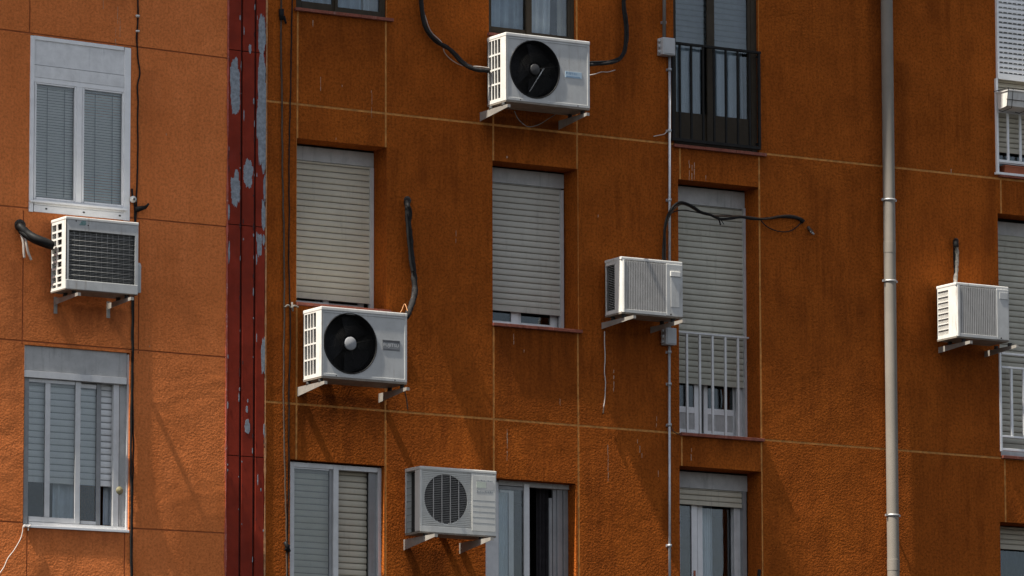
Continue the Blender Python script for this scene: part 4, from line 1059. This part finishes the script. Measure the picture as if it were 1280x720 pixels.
# ------------------------------------------------------------------ drainpipe and conduit
t = thing('drainpipe', 'tall beige grey drainpipe on the rust wall with zinc clamps', 'drainpipe', (X(1112, 360, -.09), -.09, .14))
xc = X(1112.6, 360, -.085); rp = .0585
mb = MB(); mb.lathe([(rp, .15), (rp, ROOF-.1)], (xc, -.085, 0), 'z', 28); mb.build('pipe', ['pvc'], t)
for py in (315, 712, -80, 100):
    if py == 100: continue
    z = Z(1112, py, -.1); mb = MB(); mb.lathe([(rp, -.008), (rp+.0022, -.006), (rp+.0022, .10), (rp, .102)], (xc, -.085, z), 'z', 28, 0, False); mb.build('collar', ['pvc'], t)
for py in (249.8, 351.2, 643.8, -60):
    z = Z(1112, py, -.1); mb = MB()
    mb.lathe([(rp+.001, -.010), (rp+.006, -.010), (rp+.006, .010), (rp+.001, .010)], (xc, -.085, z), 'z', 28)
    for sx in (-1, 1): mb.box(xc+sx*(rp+.004), xc+sx*(rp+.026), -.094, -.076, z-.010, z+.010)
    mb.box(xc-.008, xc+.008, -.085+rp, .001, z-.008, z+.008); mb.build('clamp', ['clamp'], t)

t = thing('conduit', 'thin steel electrical conduit with two grey junction boxes, running behind an air conditioner', 'conduit', (X(837, 700), -.03, .14))
def vtube(px0, py0, px1, py1, r, y): return [P(px0, py0, y), P(px1, py1, y)]
mb = MB(); mb.tube(vtube(830.4, -60, 830.2, 46, .014, -.04), .0165, 10, 1); mb.tube(vtube(837.0, 69, 836.8, 412, .012, -.03), .0132, 10); mb.tube(vtube(836.6, 428, 837.2, 800, .012, -.03), .0125, 10)
mb.build('tube', ['galv', 'ductdark'], t)
for (a, b, c, d, yy) in ((828.6, 844.4, 46, 68.5, -.105), (832.5, 846.0, 409, 430.5, -.09)):
    p, q = P(a, c, yy), P(b, d+1.0, yy); mb = MB(); mb.box(p.x, q.x, yy, -.002, q.z, p.z, 0, .008)
    mb.box(p.x+.012, q.x-.012, yy-.005, yy+.001, q.z+.012, p.z-.012, 0, .004)
    for k in range(3):
        zz = q.z+.03+(p.z-q.z-.06)*k/2; mb.tube([(p.x+.004, yy*.5, zz), (p.x-.02, yy*.5, zz)], .017, 10, 0)
    mb.build('junction_box', ['pbox'], t)
for (px, py) in ((837, 87), (836.8, 163.5), (836.6, 440), (836.8, 480), (836.9, 531), (830.3, 28), (837, 682), (836.8, 250)):
    q = P(px, py, -.03); mb = MB(); mb.lathe([(.014, -.012), (.021, -.012), (.021, .012), (.014, .012)], (q.x, -.03, q.z), 'z', 14); mb.box(q.x-.022, q.x+.03, -.008, .001, q.z-.012, q.z+.012); mb.build('clip', ['galv'], t)

# ------------------------------------------------------------------ cables and hoses
def cable(name, label, strands, cat='cable', base=None, extra=None):
    """strands: (points px, radius, material); extra(mb, mats) adds fittings"""
    mats = []; mb = MB()
    for (pts, r, mt) in strands:
        if mt not in mats: mats.append(mt)
        sp = spline(pxs(pts), 9); sp = jitter(sp, min(r, .008)*.9, len(pts))
        rr = [r*(1+(.22 if mt in ('lag', 'lagpale') else .08)*noise.noise(p*26)+(.12*noise.noise(p*75) if mt in ('lag', 'lagpale') else 0)) for p in sp]
        mb.tube(sp, rr, 10, mats.index(mt))
    if cat == 'hose' and strands[0][0][0][2] > 0:
        q = P(*strands[0][0][0]); r0_ = strands[0][1]; mats += ['foam'] if 'foam' not in mats else []
        mb.lathe([(0, -.012), (r0_*1.1, -.012), (r0_*1.35, -.006), (r0_*1.45, .002)], (q.x, 0, q.z), seg=16, mat=mats.index('foam'))
    if extra: extra(mb, mats)
    return solo(mb, name, mats, label, cat, base=tuple(P(*strands[0][0][0])))
yw = -.012
def ex(mb, mats):
    q = P(166.2, 249.2, -.03); mats += ['porcelain', 'black']
    mb.lathe([(0, -.02), (.012, -.02), (.012, -.012), (.030, -.012), (.030, .01), (.012, .012), (.012, .03)], (q.x, -.03, q.z), seg=20, mat=mats.index('porcelain'))
    mb.lathe([(.0, -.0215), (.010, -.0215), (.010, -.02)], (q.x, -.03, q.z), seg=12, mat=mats.index('black'))
    a = P(169, 262, -.03); b = P(182, 259, -.04); c = P(186, 254.5, -.05)
    mb.tube([a, b], [.028, .016], 8, mats.index('black')); mb.tube([b, c], [.014, .010], 8, mats.index('black'))
    mb.tube([P(170, 20, -.02), P(174, 20, -.02)], .012, 8, mats.index('porcelain')); mb.tube([P(170, 38.8, -.02), P(174, 38.8, -.02)], .010, 8, mats.index('porcelain'))
cable('cable', 'black cable running down the terracotta wall past both flush windows, with a white insulator', [
    ([(172.3, -20, yw), (172.6, 20, yw), (171.3, 45, yw), (172, 70, yw), (174.3, 92, yw), (172.2, 110, yw), (172.2, 170, yw), (171.6, 220, yw), (170.6, 255, yw), (169.6, 272, yw), (168, 300, yw), (167.2, 370, yw), (166.6, 430, yw), (166.0, 500, yw), (166.8, 560, yw), (165.6, 620, yw), (165.2, 660, yw), (164.8, 740, yw)], .0075, 'cable'),
    ([(165.2, 236, yw), (166, 245, -.02), (168.6, 262, yw), (168.8, 285, yw), (167, 320, yw), (165.6, 372, yw), (165.4, 440, yw), (164.2, 520, yw), (163.6, 590, -.025), (164.8, 618, -.03), (164.0, 660, yw), (163.6, 740, yw)], .0095, 'cable')], extra=ex)
def ex(mb, mats):
    mats += ['black']; q = P(351.6, 18, -.02)
    mb.tube([P(351.6, 11.5, -.025), P(352.2, 25, -.025)], [.026, .022], 8, mats.index('black')); mb.tube([P(355, 20, -.025), P(357.4, 29.5, -.03)], .011, 8, mats.index('black'))
    mb.tube([P(356.6, 677, -.02), P(361, 690, -.02)], [.018, .022], 8, mats.index('black')); mb.tube([P(361, 681, -.02), P(357, 688, -.02)], .015, 8, mats.index('black'))
cable('cable', 'dark cable hanging down the rust wall just right of the red joint cover', [
    ([(351.6, -20, yw), (351.4, 14, yw), (351.2, 60, yw), (352.3, 120, yw), (353.2, 200, yw), (354.8, 300, yw), (355.4, 380, yw), (354.8, 450, yw), (354.6, 500, yw), (355.8, 580, yw), (357.6, 640, yw), (358.2, 690, yw), (358.4, 740, yw)], .0082, 'browncable')], extra=ex)
def ex(mb, mats):
    mats += ['lagpale']
    mb.tube(spline(pxs([(356, 384, -.03), (360, 381.5, -.04), (364, 384.5, -.035), (368, 382, -.04), (373, 384, -.03)]), 5), .008, 6, mats.index('lagpale'))
    mb.tube([P(365, 378, -.03), P(366, 389, -.04)], .010, 6, mats.index('lagpale'))
cable('cable', 'thin black cable close to the window jambs of the left shutter column', [
    ([(365.4, -20, yw), (364.6, 30, yw), (363.6, 80, yw), (362.5, 140, yw), (361.2, 200, yw), (361.6, 260, yw), (361.2, 330, yw), (362.6, 380, yw), (362.8, 430, yw), (361.4, 480, yw), (361, 540, yw), (360.8, 600, yw), (359.2, 680, yw), (360, 740, yw)], .0062, 'cable')], extra=ex)
def ex(mb, mats): pass
cable('refrigerant_hose', 'black hose with two white wire ends going into the mesh-fronted air conditioner', [
    ([(24.5, 282, .01), (26, 284.5, -.05), (34, 292, -.10), (44, 298, -.16), (54, 302, -.2), (66, 307, -.22)], .040, 'black'),
    ([(24, 285, .0), (27, 290, -.07), (38, 298.5, -.13), (50, 304, -.18), (66, 309.5, -.2)], .024, 'black'),
    ([(25.5, 290, -.06), (28, 300, -.07), (29.4, 311, -.07), (30.8, 322.5, -.065)], .0115, 'whitewire'),
    ([(30.5, 293, -.08), (32.2, 303, -.09), (35, 315, -.085), (38.8, 325, -.08)], .0115, 'whitewire')], 'hose')
cable('cord', 'white cord drooping from the left end of the sliding window sill on the terracotta block', [
    ([(38.5, 656.5, -.015), (35.5, 658.5, -.02), (33, 658, -.02), (29.2, 657.6, -.02), (28.3, 664, -.02), (25.5, 674, -.02), (18, 687, -.02), (10, 698, -.02), (5, 709, -.02), (-3, 720, -.02)], .0042, 'whitewire'),
    ([(35.2, 658.5, -.018), (35.0, 663.5, -.018)], .006, 'whitewire')], 'cord')
cable('refrigerant_hose', 'worn black hose rising from the pale-hubbed air conditioner to a hole in the wall', [
    ([(508.6, 250.5, .01), (509.0, 254, -.05), (509.8, 262, -.07), (510.4, 278, -.05), (512.6, 300, -.05), (514.8, 325, -.05), (518.2, 348, -.06), (517.4, 370, -.09), (513.4, 384, -.16), (508, 396, -.25)], .027, 'lag'),
    ([(507.0, 253, 0), (507.6, 262, -.06), (508.4, 275, -.075), (510.8, 300, -.08), (513.2, 324, -.08), (516.2, 340, -.085)], .014, 'cable'),
    ([(509, 251, 0), (510.2, 257, -.08), (512.4, 264, -.07), (512, 274, -.05)], .022, 'cable'),
    ([(509.5, 389, -.25), (506, 380, -.12), (502, 388, -.15), (498, 394, -.2)], .0032, 'caulk')], 'hose')
cable('refrigerant_hose', 'bundled black hoses hanging from above into the left side of the topmost air conditioner', [
    ([(524.6, -25, -.03), (526.8, 8, -.04), (531, 31, -.05), (539, 45, -.05), (549, 54, -.06), (560, 60, -.07), (570, 69, -.09), (581, 80, -.12), (594, 86.5, -.16), (612, 88.5, -.2)], .0215, 'lag'),
    ([(523.4, -25, -.05), (526.6, 15, -.06), (532.4, 36, -.07), (546, 51.5, -.08), (562, 62.5, -.1), (576, 78, -.12), (590, 86, -.15), (612, 88, -.19)], .012, 'cable'),
    ([(528, 10, -.03), (538, 38, -.03), (552, 53, -.03), (556, 66, -.03), (566, 76, -.04), (580, 82.5, -.1), (596, 83, -.16), (612, 85, -.2)], .0042, 'whitewire')], 'hose')
cable('refrigerant_hose', 'bundled black hoses curving down into the right side of the topmost air conditioner', [
    ([(779.5, -25, -.03), (780, 5, -.04), (783.2, 28, -.05), (783.6, 50, -.06), (779, 68, -.08), (770, 76.5, -.12), (756, 79.5, -.18), (730, 81, -.24)], .016, 'lag'),
    ([(777.5, -25, -.03), (778.6, 10, -.05), (781, 34, -.06), (781.2, 54, -.07), (776, 70, -.1), (764, 76, -.14), (750, 77.5, -.2), (730, 78, -.24)], .011, 'cable'),
    ([(730, 95, -.2), (742, 93, -.16), (752, 90, -.1), (760, 90, -.05), (769, 87.5, -.03)], .0045, 'whitewire')], 'hose')
cable('wire', 'thin wire loop sagging below the topmost air conditioner', [
    ([(643, 139, -.3), (648, 149, -.29), (657, 157, -.27), (664, 158.5, -.25), (675, 155, -.2), (686, 148, -.12), (694, 143, -.06)], .0036, 'lagpale')], 'wire')
cable('cable', 'loose black cables crossing in front of a recessed shutter above the slatted air conditioner', [
    ([(829, 345, -.07), (828.8, 322, -.06), (829.6, 298, -.06), (831, 284, -.07), (835, 270, -.09), (842, 258, -.09), (850, 253, -.08), (858, 254.5, -.07), (867, 259, -.06), (876, 265, -.05), (888, 268.5, -.05), (900, 273.5, -.05), (914, 273, -.05), (926, 271.5, -.05), (944, 274, -.04), (960, 273, -.03), (976, 271, -.02), (992, 272, -.02), (1003, 276, -.02)], .0125, 'cable'),
    ([(832, 340, -.05), (831.6, 300, -.05), (833, 282, -.06), (839, 266, -.07), (850, 255.5, -.06), (862, 258, -.05), (878, 267, -.04), (900, 270, -.06), (930, 270.5, -.05), (955, 273.5, -.04), (975, 270, -.03), (990, 269.5, -.02), (1002, 273, -.02)], .0085, 'browncable'),
    ([(838, 267, -.05), (846, 263.5, -.05), (856, 262.6, -.05), (866, 264.5, -.05), (878, 267, -.05), (895, 269.5, -.05), (910, 269, -.06), (926, 272, -.05)], .005, 'cable'),
    ([(950, 274, -.03), (957, 282, -.04), (967, 287.5, -.05), (978, 289.8, -.05), (988, 288.5, -.04), (997, 283, -.03), (1003, 277, -.02)], .0055, 'cable'),
    ([(896, 271, -.05), (899, 276, -.06), (900.6, 281.5, -.06)], .007, 'cable'), ([(898, 271, -.05), (902, 276, -.06), (905, 280.5, -.06)], .004, 'cable'),
    ([(1001, 274.5, -.02), (1004.5, 277.5, -.025)], .022, 'black')])
def ex(mb, mats):
    mats += ['clamp']; mb.tube([P(1013, 289, -.035), P(1017.5, 293, -.045)], .010, 8, mats.index('clamp'))
cable('wall_fitting', 'small torn metal fitting on the wall beside the end of the loose cables', [([(1010, 284, 0), (1012, 287, -.02), (1015, 290.5, -.04)], .016, 'browncable')], 'fitting', extra=ex)
cable('wire', 'thin pale wire dangling straight down from the bracket left of the steel conduit', [
    ([(755.6, 414, -.02), (755.8, 430, -.02), (756.4, 448, -.02), (755.4, 465, -.02), (757, 478, -.02), (756.4, 495, -.02), (754.6, 509, -.02)], .0045, 'whitewire'), ([(754.6, 509, -.02), (754, 517, -.02)], .007, 'browncable')], 'wire')
cable('refrigerant_hose', 'short torn pale lagged pipe above the air conditioner right of the drainpipe', [
    ([(1194.4, 301.5, .01), (1194.8, 304, -.05), (1195.6, 310, -.06), (1196.2, 322, -.06), (1195.6, 336, -.06), (1194.6, 348, -.08), (1194.4, 360, -.12)], .021, 'lagpale'),
    ([(1193.0, 304, -.02), (1193.4, 318, -.05), (1194.0, 334, -.05), (1193.2, 356, -.09)], .015, 'cable'),
    ([(1194.6, 301.5, .0), (1195.2, 305, -.07), (1195.4, 309, -.07)], .028, 'cable')], 'hose')
cable('wire', 'thin stray wire curling from the steel conduit beside the black railing', [
    ([(817, 170.5, -.01), (824, 169, -.02), (830, 167.6, -.03), (834.5, 163.5, -.035)], .0042, 'whitewire')], 'wire')
cable('wire', 'short wire at the foot of the steel conduit beside the red sill', [
    ([(838, 530, -.03), (841, 538, -.02), (846, 542, -.03), (850, 542.5, -.03)], .0042, 'browncable')], 'wire')
cable('wire', 'stub of loose wire hanging from the right bracket of the pale-hubbed air conditioner', [
    ([(505, 486, -.42), (507, 495, -.40), (508.5, 502, -.40), (509.5, 512, -.40)], .006, 'browncable')], 'wire')
cable('pole', 'black pole tip rising into view at the lower edge, right of the lowest shutter column', [([(947, 760, -.06), (948, 735, -.06), (949, 712, -.06)], .017, 'iron')], 'pole')
for ob in list(S.objects):
    if '_o' in ob.keys(): del ob['_o']
